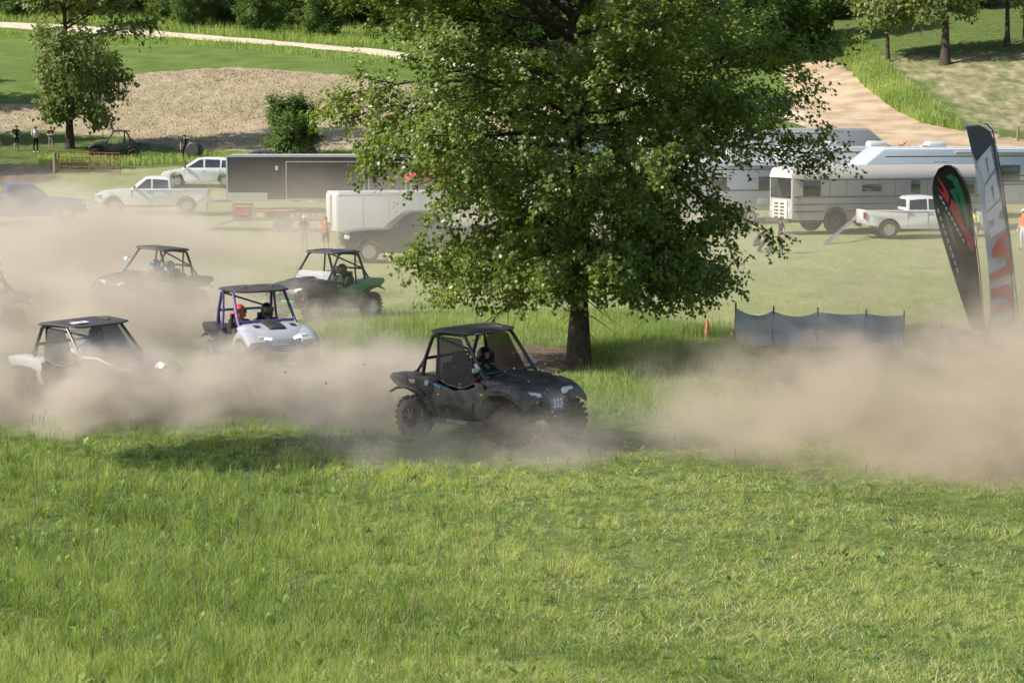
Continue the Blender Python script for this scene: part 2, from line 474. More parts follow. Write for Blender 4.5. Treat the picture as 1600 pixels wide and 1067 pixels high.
# ================================================================== GRASS
def blades(name, xs, ys, hs, ws, var, lean=0.35, flat=0.0, dirs=None):
    n = len(xs); zs = H(xs, ys) - 0.01
    az = rng.uniform(0, 2 * np.pi, n); bx, by = np.cos(az), np.sin(az)
    la = rng.uniform(0, 2 * np.pi, n); ln = np.abs(rng.normal(0, lean, n)) + flat
    if dirs is not None: la = np.arctan2(dirs[1], dirs[0]); ln = np.hypot(*dirs) + flat
    up = 1 / np.sqrt(1 + ln ** 2)
    tx, ty, tz = xs + np.cos(la) * hs * ln * up, ys + np.sin(la) * hs * ln * up, zs + hs * up
    mx, my, mz = xs + np.cos(la) * hs * ln * up * 0.33, ys + np.sin(la) * hs * ln * up * 0.33, zs + hs * up * 0.6
    v = np.empty((n, 5, 3), np.float32)
    v[:, 0] = np.stack([xs - bx * ws / 2, ys - by * ws / 2, zs], -1); v[:, 1] = np.stack([xs + bx * ws / 2, ys + by * ws / 2, zs], -1)
    v[:, 2] = np.stack([mx + bx * ws * .42, my + by * ws * .42, mz], -1); v[:, 3] = np.stack([mx - bx * ws * .42, my - by * ws * .42, mz], -1)
    v[:, 4] = np.stack([tx, ty, tz], -1)
    b = (np.arange(n) * 5)[:, None]
    loops = np.concatenate([b + np.array([[0, 1, 2, 3]]), b + np.array([[3, 2, 4]])], 1)
    return fast_mesh(name, v.reshape(-1, 3), loops.ravel(), np.tile([4, 3], n), np.repeat(var, 2))
def lowf(x, y, s, seed=0):
    return (np.sin(x * s + 1.7 * seed + 1.3 * np.sin(y * s * 0.7 + seed)) + np.sin(y * s * 1.3 - seed + 1.1 * np.sin(x * s * 0.8)) + np.sin((x + y) * s * 0.6 + seed * 2)) / 3
grass_m = foliage_mat('grass_mat', [(0.0, (0.10, 0.145, 0.042)), (0.30, (0.225, 0.320, 0.092)), (0.60, (0.40, 0.465, 0.165)), (0.82, (0.57, 0.54, 0.28)), (1.0, (0.68, 0.60, 0.42))], trans=0.45, rough=0.5, spec=0.35, tcol=(1.5, 1.5, 0.5))
def fan(n, y0, y1, half, power=1.0):
    """points spread over the wedge of meadow between two distances"""
    u = rng.uniform(0, 1, n); y = np.sqrt(y0 ** 2 + u * (y1 ** 2 - y0 ** 2)) if power == 1 else y0 * (y1 / y0) ** u
    return rng.uniform(-half, half, n) * y, y
# blades stand in tufts: each tuft has its own height, colour and lean
T = 17500; K = 22; n = T * K
tx, ty = fan(T, 17.0, 38.5, 0.262, power=0)
tpx = 800 + tx / ty * F
tl = sstep(950, 350, tpx + 140 * lowf(tx, ty, 0.8, 3))
p1, p2, p3, p4_ = lowf(tx, ty, 1.6, 1), lowf(tx, ty, 4.3, 2), lowf(tx, ty, 0.6, 5), lowf(tx, ty, 2.7, 8)
th = (0.070 + 0.105 * tl) * (1 + 0.30 * p1 + 0.30 * p2) * rng.lognormal(0, 0.42, T)
th *= 1 - 0.5 * sstep(31, 36, ty) * (1 - 0.3 * tl)
tv = 0.34 - 0.05 * tl + 0.14 * p3 + 0.16 * p4_ + 0.10 * (1 - tl) + rng.normal(0, 0.12, T)
tr_ = rng.uniform(0.02, 0.075, T) * (ty / 24) ** 0.5
ta = rng.uniform(0, 2 * np.pi, T); tlean = np.abs(rng.normal(0, 0.25, T))
rep = lambda v: np.repeat(v, K)
a_ = rng.uniform(0, 2 * np.pi, n); r_ = np.sqrt(rng.uniform(0, 1, n)) * rep(tr_)
xs, ys = rep(tx) + np.cos(a_) * r_, rep(ty) + np.sin(a_) * r_
left = rep(tl)
hs = rep(th) * rng.uniform(0.45, 1.25, n)
ws = rng.uniform(0.003, 0.0075, n) * (ys / 24) ** 0.5
straw = rng.uniform(0, 1, n) < (0.05 + 0.11 * (1 - left) * (rep(p1 + p2) > -0.1))
var = np.where(straw, rng.uniform(0.78, 1.0, n), np.clip(rep(tv) + rng.normal(0, 0.14, n), 0, 0.8))
lx = np.cos(a_) * r_ / rep(tr_) * 0.75 + np.cos(rep(ta)) * rep(tlean) + rng.normal(0, 0.22, n)
ly = np.sin(a_) * r_ / rep(tr_) * 0.75 + np.sin(rep(ta)) * rep(tlean) + rng.normal(0, 0.22, n)
lay = np.where(straw, 0.6, 0.0)
meadow = link('meadow_grass', blades('meadow_grass', xs, ys, hs, ws, var, 0.6, flat=lay, dirs=(lx, ly)), grass_m)
tag(meadow, 'lush green meadow grass filling the near slope', 'grass', kind='stuff')
# long stalks with seed heads
def stalks(name, pts):
    g = G()
    for x, y, h in pts:
        z = Hs(x, y); a = rnd.uniform(0, 6.28); l = rnd.uniform(0.05, 0.22) * h
        tip = Vector((x + math.cos(a) * l, y + math.sin(a) * l, z + h))
        mid = Vector((x + math.cos(a) * l * .3, y + math.sin(a) * l * .3, z + h * .6))
        g.tube([(x, y, z), mid, tip], [0.003, 0.0025, 0.002], 3, False)
        d = (tip - mid).normalized()
        g.tube([tip - d * 0.06, tip - d * 0.02, tip + d * 0.05], [0.002, 0.007, 0.001], 4, False)
    return g
pts = []
for _ in range(420):
    y = rnd.uniform(18, 35); px = rnd.uniform(-20, 900) if rnd.random() < 0.85 else rnd.uniform(900, 1600)
    pts.append(((px - 800) / F * y, y, rnd.uniform(0.3, 0.48)))
for px, py in [(50, 700), (60, 705), (75, 702), (48, 712), (440, 705), (375, 715), (65, 690)]:
    q = gp(px, py); pts.append((q.x, q.y, rnd.uniform(0.42, 0.6)))
tag(stalks('seed_stalks', pts).build('grass_seed_stalks', mat('stalk_mat', (0.22, 0.17, 0.08), 0.8), smooth=0), 'thin brown seed stalks standing above the meadow grass', 'grass', kind='stuff')
# rough unmown grass round the oak
n = 230000
px = rng.uniform(440, 1250, n); yy = rng.uniform(38, 62, n); xx = (px - 800) / F * yy
wob = 25 * lowf(xx, yy, 0.9, 7)
dens = np.exp(-((yy - 57 + 2 * lowf(xx, yy, 0.5, 2)) / 3.0) ** 2) * sstep(440, 560, px + wob) * sstep(1060, 960, px + wob) * (0.6 + 0.5 * lowf(xx, yy, 1.1, 4)) + 0.5 * np.exp(-((yy - 41.5) / 2.6) ** 2) * sstep(620, 860, px + wob) * sstep(1250, 1120, px + wob) + 0.8 * np.exp(-((yy - 50.5) / 4.5) ** 2) * sstep(890, 930, px + wob) * sstep(1190, 1120, px + wob)
k = rng.uniform(0, 1, n) < np.clip(dens, 0, 1)
xx, yy, px = xx[k], yy[k], px[k]; n = len(xx)
hh = (0.30 + 0.18 * lowf(xx, yy, 1.3, 6)) * rng.uniform(0.5, 1.4, n) * np.where(yy < 46, 0.6, 0.95)
rough = link('rough_grass', blades('rough_grass', xx, yy, hh, rng.uniform(0.006, 0.013, n), np.clip(0.34 + 0.18 * lowf(xx, yy, 0.9, 8) + rng.normal(0, 0.17, n), 0, 0.9), 0.5), grass_m)
tag(rough, 'tall unmown grass growing around the oak and behind the black buggy', 'grass', kind='stuff')
# short tufts over the mown field and the far verges
n = 26000
yy = 60 * (128 / 60) ** rng.uniform(0, 1, n); xx = rng.uniform(-0.26, 0.26, n) * yy
hh = rng.uniform(0.02, 0.055, n) * (1 + 0.5 * lowf(xx, yy, 0.5, 2))
tufts = link('field_grass', blades('field_grass', xx, yy, hh, rng.uniform(0.015, 0.035, n), np.clip(0.62 + 0.12 * lowf(xx, yy, 0.35, 3) + rng.normal(0, 0.1, n), 0, 0.95), 0.8), grass_m)
tag(tufts, 'short dusty mown grass of the parking field', 'grass', kind='stuff')
def verge(pixpoly, n, hlo, hhi, base):
    W = gpoly(pixpoly); W = np.array(W); lo, hi = W.min(0), W.max(0)
    x = rng.uniform(lo[0], hi[0], n * 4); y = rng.uniform(lo[1], hi[1], n * 4)
    k = poly_mask([tuple(p) for p in W], x, y); x, y = x[k][:n], y[k][:n]
    return x, y, rng.uniform(hlo, hhi, len(x)), np.clip(base + 0.15 * lowf(x, y, 0.4, 1) + rng.normal(0, 0.1, len(x)), 0, 0.85)
V = [verge([(-60, 10), (0, 33), (240, 46), (510, 70), (800, 104), (800, 80), (520, 30), (200, 8)], 16000, 0.4, 1.0, 0.42),
     verge([(1305, 60), (1345, 62), (1400, 120), (1475, 175), (1505, 208), (1440, 196), (1385, 165), (1335, 120)], 12000, 0.4, 0.9, 0.42),
     verge([(-60, 45), (240, 57), (510, 82), (800, 118), (800, 128), (520, 95), (240, 70), (-60, 55)], 9000, 0.25, 0.5, 0.36),
     verge([(60, 250), (330, 246), (560, 240), (560, 250), (330, 256), (60, 262)], 5000, 0.3, 0.6, 0.45)]
xx, yy, hh, vv = (np.concatenate([v[k] for v in V]) for k in range(4))
tag(link('verge_grass', blades('verge_grass', xx, yy, hh, rng.uniform(0.04, 0.09, len(xx)), vv, 0.35), grass_m), 'rank green grass along the verges of the road and track', 'grass', kind='stuff')

# straw stubs left standing on the harvested field
W = gpoly([(-60, 165), (60, 168), (200, 121), (330, 109), (420, 111), (540, 121), (760, 138), (880, 175), (800, 222), (560, 234), (300, 234), (200, 213), (90, 203), (-60, 213)])
Wn = np.array(W); x = rng.uniform(Wn[:, 0].min(), Wn[:, 0].max(), 90000); y = rng.uniform(Wn[:, 1].min(), Wn[:, 1].max(), 90000)
k = poly_mask(W, x, y) & (rng.uniform(0, 1, 90000) < 0.35 + 0.4 * lowf(x, y, 0.22, 3)); x, y = x[k], y[k]; n = len(x)
wd_ = np.where(lowf(x, y, 0.30, 9) > 0.25, rng.uniform(0.25, 0.75, n), rng.uniform(0.78, 1.0, n))
tag(link('field_stubble', blades('field_stubble', x, y, rng.uniform(0.06, 0.18, n), rng.uniform(0.04, 0.10, n), wd_, 0.7), foliage_mat('stubble_mat', [(0.0, (0.16, 0.18, 0.06)), (0.5, (0.26, 0.255, 0.11)), (0.78, (0.38, 0.31, 0.20)), (1.0, (0.52, 0.43, 0.30))], trans=0.15, tcol=(1.1, 1.0, 0.8))), 'pale straw stubble on the harvested field', 'stubble', kind='stuff')

# cut clippings lying on the near slope
n = 26000
y = 18 * (37 / 18) ** rng.uniform(0, 1, n); px = 1600 * rng.beta(2.2, 1.1, n) + rng.normal(0, 40, n); x = (px - 800) / F * y
k = lowf(x, y, 1.4, 6) + rng.normal(0, 0.3, n) > 0.05; x, y = x[k], y[k]; n = len(x)
tag(link('cut_clippings', blades('cut_clippings', x, y, rng.uniform(0.08, 0.20, n), rng.uniform(0.005, 0.010, n), rng.uniform(0.72, 1.0, n), 0.3, flat=1.6), grass_m), 'pale cut clippings lying across the mown near slope', 'clippings', kind='stuff')

# broad-leaved weeds in the meadow
wv = []; wf = []; wvar = []; rw = random.Random(3)
for _ in range(240):
    y = 18 * (36 / 18) ** rw.random(); px = rw.uniform(-20, 1620) if rw.random() < 0.5 else rw.uniform(-20, 800); x = (px - 800) / F * y; z = Hs(x, y); v0 = rw.uniform(0.1, 0.5); big = rw.uniform(0.5, 1.0)
    for k in range(rw.randint(6, 11)):
        a = rw.uniform(0, 6.28); L_ = rw.uniform(0.07, 0.17) * big; w_ = L_ * rw.uniform(0.18, 0.30); e = rw.uniform(0.35, 1.1); c, s_ = math.cos(a), math.sin(a); h0 = rw.uniform(0.02, 0.12) * big
        def q(u, v, lift): return (x + c * u - s_ * v, y + s_ * u + c * v, z + h0 + lift)
        b0 = len(wv); wv += [q(0, 0, 0), q(L_ * .5 * math.cos(e), -w_, L_ * .5 * math.sin(e)), q(L_ * math.cos(e), 0, L_ * math.sin(e) * .8), q(L_ * .5 * math.cos(e), w_, L_ * .5 * math.sin(e))]
        wf += [b0, b0 + 1, b0 + 2, b0 + 3]; wvar.append(min(.8, max(0, v0 + rw.gauss(0, .08))))
tag(link('meadow_weeds', fast_mesh('meadow_weeds', np.array(wv), np.array(wf), np.full(len(wvar), 4), np.array(wvar)), grass_m), 'broad leaved weeds scattered through the meadow grass', 'weeds', kind='stuff')

# ================================================================== TREES
LEAF_OAK = np.array([(0, 0, 0), (0.44, 0.34, .02), (0.18, 0.62, .05), (0, 1.0, -.06), (-0.18, 0.58, .05), (-0.44, 0.30, .02)])
LEAF_SIMPLE = np.array([(0, 0, 0), (0.30, 0.42, .06), (0, 1.0, -.08), (-0.30, 0.42, .06)])
def leaf_mesh(name, P, size, var, shape, rg, up_bias=0.8, droop=0.0, outward=0.0):
    """one little face (or lobed outline) per leaf, spread over points P"""
    n = len(P); K = len(shape)
    nrm = rg.normal(0, 1, (n, 3)); nrm[:, 2] = np.abs(nrm[:, 2]) + up_bias
    if outward:
        c = P - np.array([0, 0, np.mean(P[:, 2]) * 0.8]); c /= np.linalg.norm(c, axis=1)[:, None] + 1e-6; nrm += c * outward
    nrm /= np.linalg.norm(nrm, axis=1)[:, None]
    d = rg.normal(0, 1, (n, 3)); d[:, 2] -= droop
    d -= nrm * np.sum(d * nrm, 1)[:, None]; d /= np.linalg.norm(d, axis=1)[:, None]
    s = np.cross(d, nrm)
    v = (P[:, None, :] + size[:, None, None] * (shape[None, :, 0, None] * s[:, None, :] + shape[None, :, 1, None] * d[:, None, :] + shape[None, :, 2, None] * nrm[:, None, :]))
    return fast_mesh(name, v.reshape(-1, 3), np.arange(n * K), np.full(n, K), var)
def bez(p0, d, L, sag, n, rg, wob=0.05):
    pts = [np.array(p0, float)]; d = np.array(d, float)
    for i in range(n):
        d = d + np.array([0, 0, sag / n]) + rg.normal(0, wob, 3); d /= np.linalg.norm(d)
        pts.append(pts[-1] + d * L / n)
    return pts
def grow_tree(rg, height, trunk_r, env, first, n_prim, n_sec, n_twig, per_twig, leaf, spread=0.10, el_lo=-12, el_hi=58, sag_lo=-0.25, sag_hi=0.25, twig_len=0.7, lean=(0, 0), sec_len=0.36, sides=5, extra=()):
    """trunk with limbs, boughs and twigs; env(h, azimuth) is how far the crown reaches. Returns wood G and leaf points"""
    g = G(); n = 9; tp = []
    for i in range(n + 1):
        t = i / n; tp.append(np.array([lean[0] * t * height + 0.10 * math.sin(t * 5 + 1), lean[1] * t * height + 0.10 * math.sin(t * 4), t * height]))
    rad = [trunk_r * (1.35 if i == 0 else (1 - 0.86 * (i / n) ** 0.9)) for i in range(n + 1)]
    g.tube([tuple(tp[0] - np.array([0, 0, 0.25]))] + [tuple(p) for p in tp], [trunk_r * 1.5] + rad, 10)
    def on_trunk(h):
        t = min(max(h / height, 0), 0.999) * n; i = int(t); return tp[i] + (tp[i + 1] - tp[i]) * (t - i)
    P = []; ga = rg.uniform(0, 6.28)
    for i in range(n_prim + len(extra)):
        u = (i + rg.uniform(0, 0.9)) / n_prim
        h = first + (height * 0.985 - first) * u ** 1.05
        az = ga + i * 2.39996 + rg.normal(0, 0.25)
        el = R(el_lo + (el_hi - el_lo) * u ** 1.2) + rg.normal(0, 0.10)
        L = env(h, az) * rg.uniform(0.72, 1.06) / max(math.cos(el), 0.62)
        if i >= n_prim: h, az, el, L = extra[i - n_prim]; u = 0.1
        if L < 0.3: continue
        d = (math.cos(az) * math.cos(el), math.sin(az) * math.cos(el), math.sin(el))
        pr = bez(on_trunk(h), d, L, sag_lo + (sag_hi - sag_lo) * u, 7, rg, 0.06)
        r0 = max(0.018, trunk_r * 0.34 * (L / 6.0) ** 0.8)
        g.tube([tuple(p) for p in pr], [r0 * (1 - 0.85 * k / 7) for k in range(8)], sides, False)
        ns = max(3, int(n_sec * (0.45 + 0.55 * L / 5.5)))
        for j in range(ns):
            t = 0.20 + 0.80 * (j + rg.uniform(0, 1)) / ns; q = min(t, 0.999) * 7; k = int(q); p = pr[k] + (pr[k + 1] - pr[k]) * (q - k)
            dd = pr[k + 1] - pr[k]; dd /= np.linalg.norm(dd); side = 1 if j % 2 else -1
            a2 = math.atan2(dd[1], dd[0]) + side * rg.uniform(0.35, 1.15); e2 = math.asin(np.clip(dd[2], -1, 1)) + rg.normal(0.10, 0.28)
            L2 = (sec_len * L * (1.15 - 0.75 * t) + 0.35) * rg.uniform(0.7, 1.2)
            s2 = bez(p, (math.cos(a2) * math.cos(e2), math.sin(a2) * math.cos(e2), math.sin(e2)), L2, -0.15, 4, rg, 0.10)
            g.tube([tuple(x) for x in s2], [max(0.006, r0 * 0.34) * (1 - 0.8 * z / 4) for z in range(5)], 3, False)
            for w in range(n_twig):
                t2 = 0.25 + 0.75 * (w + rg.uniform(0, 1)) / n_twig; q2 = min(t2, 0.999) * 4; k2 = int(q2); p2 = s2[k2] + (s2[k2 + 1] - s2[k2]) * (q2 - k2)
                d3 = (s2[k2 + 1] - s2[k2]); d3 = d3 / np.linalg.norm(d3) + rg.normal(0, 0.65, 3); d3 /= np.linalg.norm(d3)
                L3 = twig_len * rg.uniform(0.5, 1.15)
                tt = rg.uniform(0.15, 1.05, per_twig)[:, None]
                P.append(p2 + d3 * L3 * tt + rg.normal(0, spread, (per_twig, 3)) - np.array([0, 0, 0.10]) * tt ** 2)
    return g, np.concatenate(P)
bark = mat('oak_bark', (0.055, 0.043, 0.034), 0.95, spec=0.1, noise=(7, (0.10, 0.083, 0.066), 6), bump=(14, 0.9, 0.04))
oak_leaf = foliage_mat('oak_leaf', [(0.0, (0.080, 0.120, 0.026)), (0.45, (0.165, 0.220, 0.052)), (0.8, (0.270, 0.310, 0.090)), (1.0, (0.38, 0.35, 0.14))], trans=0.42, rough=0.38, spec=0.45, tcol=(1.6, 1.7, 0.5))

# the pin oak in the middle
OAK = gp(898, 571)
S_OAK = F / OAK.y
_eh = np.array([1.2, 1.9, 2.6, 3.4, 4.2, 5.0, 6.0, 7.0, 8.2, 9.5, 10.8, 12.0])
_el = np.array([2.2, 3.3, 3.2, 2.2, 3.2, 4.8, 5.5, 6.2, 6.2, 5.2, 3.2, 0.7])
_er = np.array([2.4, 3.0, 3.1, 3.2, 3.5, 5.0, 5.7, 5.9, 5.6, 4.6, 3.0, 0.7])
def oak_env(h, az):
    l, r = np.interp(h, _eh, _el), np.interp(h, _eh, _er); c = math.cos(az)
    return (r if c > 0 else l) * c * c + 0.95 * (l + r) / 2 * (1 - c * c)
rg = np.random.default_rng(5)
og, OP = grow_tree(rg, 12.2, 0.225, oak_env, 2.25, 100, 15, 8, 20, None, spread=0.07, el_lo=-12, el_hi=60, twig_len=0.68, sag_lo=-0.14, extra=[(2.6, 3.3, -0.08, 3.4), (2.5, 2.9, -0.12, 3.2), (2.5, 3.7, -0.10, 3.2), (4.1, 3.15, 0.06, 4.6), (5.4, 3.3, 0.10, 4.7), (6.2, 2.95, 0.14, 5.2), (6.9, 3.2, 0.20, 5.7), (7.5, 2.8, 0.25, 5.8), (2.3, 0.1, -0.05, 3.0), (2.4, -0.45, -0.08, 3.0), (5.2, 0.1, 0.0, 5.4)])
oak = empty('oak_tree', OAK, 0, 'large leafy oak standing in the rough grass in the middle', 'tree')
og.build('trunk', bark, oak, smooth=60)
OP = OP[OP[:, 2] > 1.35 + 0.25 * lowf(OP[:, 0], OP[:, 1], 2.0, 1)]
low = lowf(OP[:, 0] * 1.0, OP[:, 1] + OP[:, 2], 1.2, 2)
lv = np.clip(0.42 + 0.15 * low + rg.normal(0, 0.17, len(OP)), 0, 1)
link('crown', leaf_mesh('oak_crown', OP, rg.uniform(0.075, 0.145, len(OP)), lv, LEAF_OAK, rg, 0.7, 0.6, 1.0), oak_leaf, oak)

ash_leaf = foliage_mat('ash_leaf', [(0.0, (0.10, 0.140, 0.040)), (0.5, (0.19, 0.235, 0.078)), (1.0, (0.30, 0.32, 0.13))], trans=0.35, rough=0.5, spec=0.3)
wood_leaf = foliage_mat('wood_leaf', [(0.0, (0.060, 0.100, 0.024)), (0.5, (0.115, 0.180, 0.044)), (1.0, (0.21, 0.26, 0.08))], trans=0.35, rough=0.55, spec=0.25)
def tree_obj(name, loc, label, seed, height, tr, env, first, counts, leaf_size, leafm, spread, label_cat='tree', group=None, shape=LEAF_SIMPLE, **kw):
    rg = np.random.default_rng(seed)
    g, P = grow_tree(rg, height, tr, env, first, *counts, None, spread=spread, **kw)
    o = empty(name, loc, 0, label, label_cat, group)
    g.build('trunk', bark, o, smooth=60)
    v = np.clip(0.45 + 0.18 * lowf(P[:, 0], P[:, 1] + P[:, 2], 0.8, seed) + rg.normal(0, 0.17, len(P)), 0, 1)
    link('crown', leaf_mesh('crown', P, rg.uniform(leaf_size * 0.7, leaf_size * 1.25, len(P)), v, shape, rg, 0.5, 0.9, 0.9), leafm, o)
    return o
def egg(h0, h1, r, peak=0.4, skew=0.0):
    def f(h, az):
        t = np.clip((h - h0) / (h1 - h0), 0, 1)
        k = (t / peak) ** 0.6 if t < peak else max(0.0, 1 - ((t - peak) / (1 - peak)) ** 2) ** 0.6
        return r * max(k, 0.22) * (1 + skew * math.cos(az))
    return f
LT = gp(107, 232)
tree_obj('ash_tree', LT, 'tall drooping tree shading three bystanders beside the stubble field', 21, 14.5, 0.28, egg(1.5, 14.5, 4.4, 0.5, 0.55), 2.6, (46, 11, 6, 11), 0.34, ash_leaf, 0.22, twig_len=1.0, el_lo=-5, el_hi=65, sag_lo=-0.5, sag_hi=-0.1)
def bush(loc, label, seed, h, r, cat='bush', group=None, lm=None, n=15, name='bush'):
    return tree_obj(name, loc, label, seed, h, 0.06, egg(0.0, h, r, 0.40), 0.15, (n * 3, 10, 6, 14), 0.20, lm or wood_leaf, 0.15, cat, group, twig_len=0.5, el_lo=5, el_hi=75, sag_lo=0.0, sag_hi=0.2)
bush(gp(457, 250), 'round green bush standing alone at the foot of the stubble field', 31, 2.5, 1.75)

# the wood along the gravel road
t1 = tree_obj('wood_tree', gp(40, 22), 'leafy tree in the dark wood edge above the gravel road', 41, 11.0, 0.22, egg(0.5, 11, 4.2, 0.4), 0.8, (34, 9, 5, 11), 0.48, wood_leaf, 0.32, group='trees of the wood above the gravel road', twig_len=1.1, el_lo=-5, el_hi=65)
t2 = tree_obj('wood_tree', gp(330, 30), 'leafy tree in the dark wood edge above the gravel road', 42, 8.5, 0.18, egg(0.2, 8.5, 3.8, 0.35), 0.5, (32, 9, 5, 11), 0.48, wood_leaf, 0.32, group='trees of the wood above the gravel road', twig_len=1.1, el_lo=-5, el_hi=65)
for i, (px, py, sc_, rz) in enumerate([(-40, 18, 1.1, 1), (95, 14, 1.2, 2), (165, 24, .9, 3), (215, 10, 1.1, 4), (270, 30, .85, 5), (395, 34, .8, 6), (440, 22, 1.1, 1.5), (500, 38, .9, 2.5), (560, 34, 1.1, 3.5), (640, 52, .9, 0.5), (700, 44, 1.1, 5.5),
                                      (770, 72, 1.0, .2), (850, 60, 1.15, 2.2), (940, 88, 1.0, 4.1), (1030, 92, 1.1, 1.1), (1120, 88, 1.2, 3.0), (1190, 100, 1.0, 5.0), (1250, 72, 1.0, 0.7), (1290, 30, 1.0, 3.3), (1335, 8, .95, 4.4), (10, 4, 1.3, 4.0), (300, 6, 1.3, 1.0), (520, 8, 1.3, 2.0), (700, 10, 1.3, 3.0), (900, 20, 1.4, 3.9), (1100, 30, 1.4, 2.9)]):
    c = place_copy(t1 if i % 2 else t2); c.location = gp(px, py); c.rotation_euler = (0, 0, rz); c.scale = (sc_, sc_, sc_ * rnd.uniform(0.85, 1.1))
# pasture trees on the hillside to the right
hs_specs = [(1385, 97, 51, 9.0, 0.20, 3.0, 3.4, 'slim leaning tree beside the fence at the top of the dirt track', 'pasture_tree'),
            (1475, 101, 52, 12.0, 0.42, 4.2, 4.6, 'thick vine-wrapped tree casting shade on the pasture hillside', 'pasture_tree'),
            (1572, 72, 53, 11.0, 0.26, 4.0, 4.8, 'pale straight tree at the edge of the pasture hillside', 'pasture_tree'),
            (1600, 62, 54, 11.0, 0.22, 4.0, 4.6, 'dark trunked tree cut by the picture edge on the hillside', 'pasture_tree')]
for px, py, sd, h, tr, r, fst, lab, nm in hs_specs:
    tree_obj(nm, gp(px, py), lab, sd, h, tr, egg(fst - 1, h, r, 0.4), fst, (26, 9, 5, 10), 0.42, ash_leaf, 0.3, twig_len=1.0, el_lo=0, el_hi=65, group='trees on the pasture hillside')
for i, (px, py, sc_, rz) in enumerate([(1440, 20, 1.0, 1.0), (1530, 12, 1.1, 2.0), (1640, 30, 1.1, 3.0), (1400, 5, 1.0, 5)]):
    c = place_copy(t1 if i % 2 else t2); c.location = gp(px, py); c.rotation_euler = (0, 0, rz); c.scale = (sc_,) * 3
    tag(c, 'leafy tree high on the pasture hillside at the top edge', 'tree', 'trees high on the pasture hillside')
# trees beyond the left edge whose shade falls into the view
for x, y, s in ((-42, 132, 1.0), (-53, 168, 1.2), (-62, 178, 1.1), (-47, 150, 1.0)):
    c = place_copy(t1); c.location = (x, y, Hs(x, y)); c.scale = (s,) * 3
    tag(c, 'tree beyond the edge that throws its shade across the meadow', 'tree', 'trees beyond the edge')

tree_obj('shade_tree', (-12.9, 31.9, Hs(-12.9, 31.9)), 'tall bare-stemmed tree beyond the edge shading the meadow by the black buggy', 61, 13.5, 0.14, egg(6.0, 13.5, 1.4, 0.45), 7.0, (34, 9, 5, 11), 0.24, ash_leaf, 0.2, twig_len=0.6, el_lo=0, el_hi=60)
vg = 'bushes along the gravel road'
for i, (px, py, h, r, lab) in enumerate([(300, 44, 3.2, 2.6, 'broad bush above the gravel road just beyond the drooping tree'), (352, 38, 4.0, 2.8, 'tall bush above the gravel road, second beyond the drooping tree'), (405, 52, 3.0, 2.6, 'low bush above the gravel road, third beyond the drooping tree'), (455, 44, 4.4, 3.0, 'large bush above the gravel road near the oak crown'), (505, 60, 3.4, 2.6, 'bright bush above the gravel road touching the oak crown'), (25, 26, 2.6, 2.4, 'low bush above the gravel road at the frame edge')]):
    bush(gp(px, py), lab, 70 + i, h, r, group=vg, n=12)

# ================================================================== SHARED VEHICLE PIECES
rubber = mat('rubber', (0.020, 0.019, 0.018), 0.85, spec=0.2, dusty=0.22)
blk = mat('black_plastic', (0.014, 0.014, 0.016), 0.42, dusty=0.10)
blk_roof = mat('black_roof', (0.020, 0.020, 0.023), 0.5, dusty=0.22)
steel_dark = mat('dark_steel', (0.03, 0.03, 0.032), 0.4, metal=0.6, dusty=0.12)
chrome = mat('chrome', (0.75, 0.76, 0.78), 0.12, metal=1.0)
alu = mat('aluminium', (0.62, 0.63, 0.65), 0.32, metal=0.9)
glass_dark = mat('tinted_glass', (0.012, 0.015, 0.018), 0.06, spec=0.9, coat=0.6)
white_paint = mat('white_paint', (0.78, 0.79, 0.80), 0.28, coat=0.5, dusty=0.10)
lampm = mat('lamp_lens', (0.75, 0.77, 0.80), 0.12, spec=0.9, coat=1.0)
lamp_on = mat('lit_lamp', (0.9, 0.9, 0.9), 0.2, emit=((1, 0.97, 0.9), 22))
redlens = mat('red_lens', (0.50, 0.02, 0.02), 0.2, coat=0.8)
amber = mat('amber_lens', (0.85, 0.28, 0.02), 0.25, coat=0.6)
seatm = mat('seat_vinyl', (0.025, 0.025, 0.027), 0.6, dusty=0.12)
clear = bpy.data.materials.new('clear_plastic'); clear.use_nodes = True
_n = clear.node_tree.nodes; _t = _n.new('ShaderNodeBsdfTransparent'); _g = _n.new('ShaderNodeBsdfGlossy'); _d = _n.new('ShaderNodeBsdfDiffuse')
_d.inputs[0].default_value = (0.62, 0.62, 0.64, 1); _g.inputs['Roughness'].default_value = 0.08
_a = _n.new('ShaderNodeMixShader'); _b = _n.new('ShaderNodeMixShader'); _a.inputs[0].default_value = 0.30; _b.inputs[0].default_value = 0.07
clear.node_tree.links.new(_t.outputs[0], _a.inputs[1]); clear.node_tree.links.new(_d.outputs[0], _a.inputs[2])
clear.node_tree.links.new(_a.outputs[0], _b.inputs[1]); clear.node_tree.links.new(_g.outputs[0], _b.inputs[2])
clear.node_tree.links.new(_b.outputs[0], _n['Material Output'].inputs['Surface'])
netm = bpy.data.materials.new('window_net'); netm.use_nodes = True
_n = netm.node_tree.nodes; _t = _n.new('ShaderNodeBsdfTransparent'); _a = _n.new('ShaderNodeMixShader'); _a.inputs[0].default_value = 0.68
_n['Principled BSDF'].inputs['Base Color'].default_value = (0.035, 0.035, 0.037, 1); _n['Principled BSDF'].inputs['Roughness'].default_value = 0.7
netm.node_tree.links.new(_t.outputs[0], _a.inputs[1]); netm.node_tree.links.new(_n['Principled BSDF'].outputs[0], _a.inputs[2])
netm.node_tree.links.new(_a.outputs[0], _n['Material Output'].inputs['Surface'])

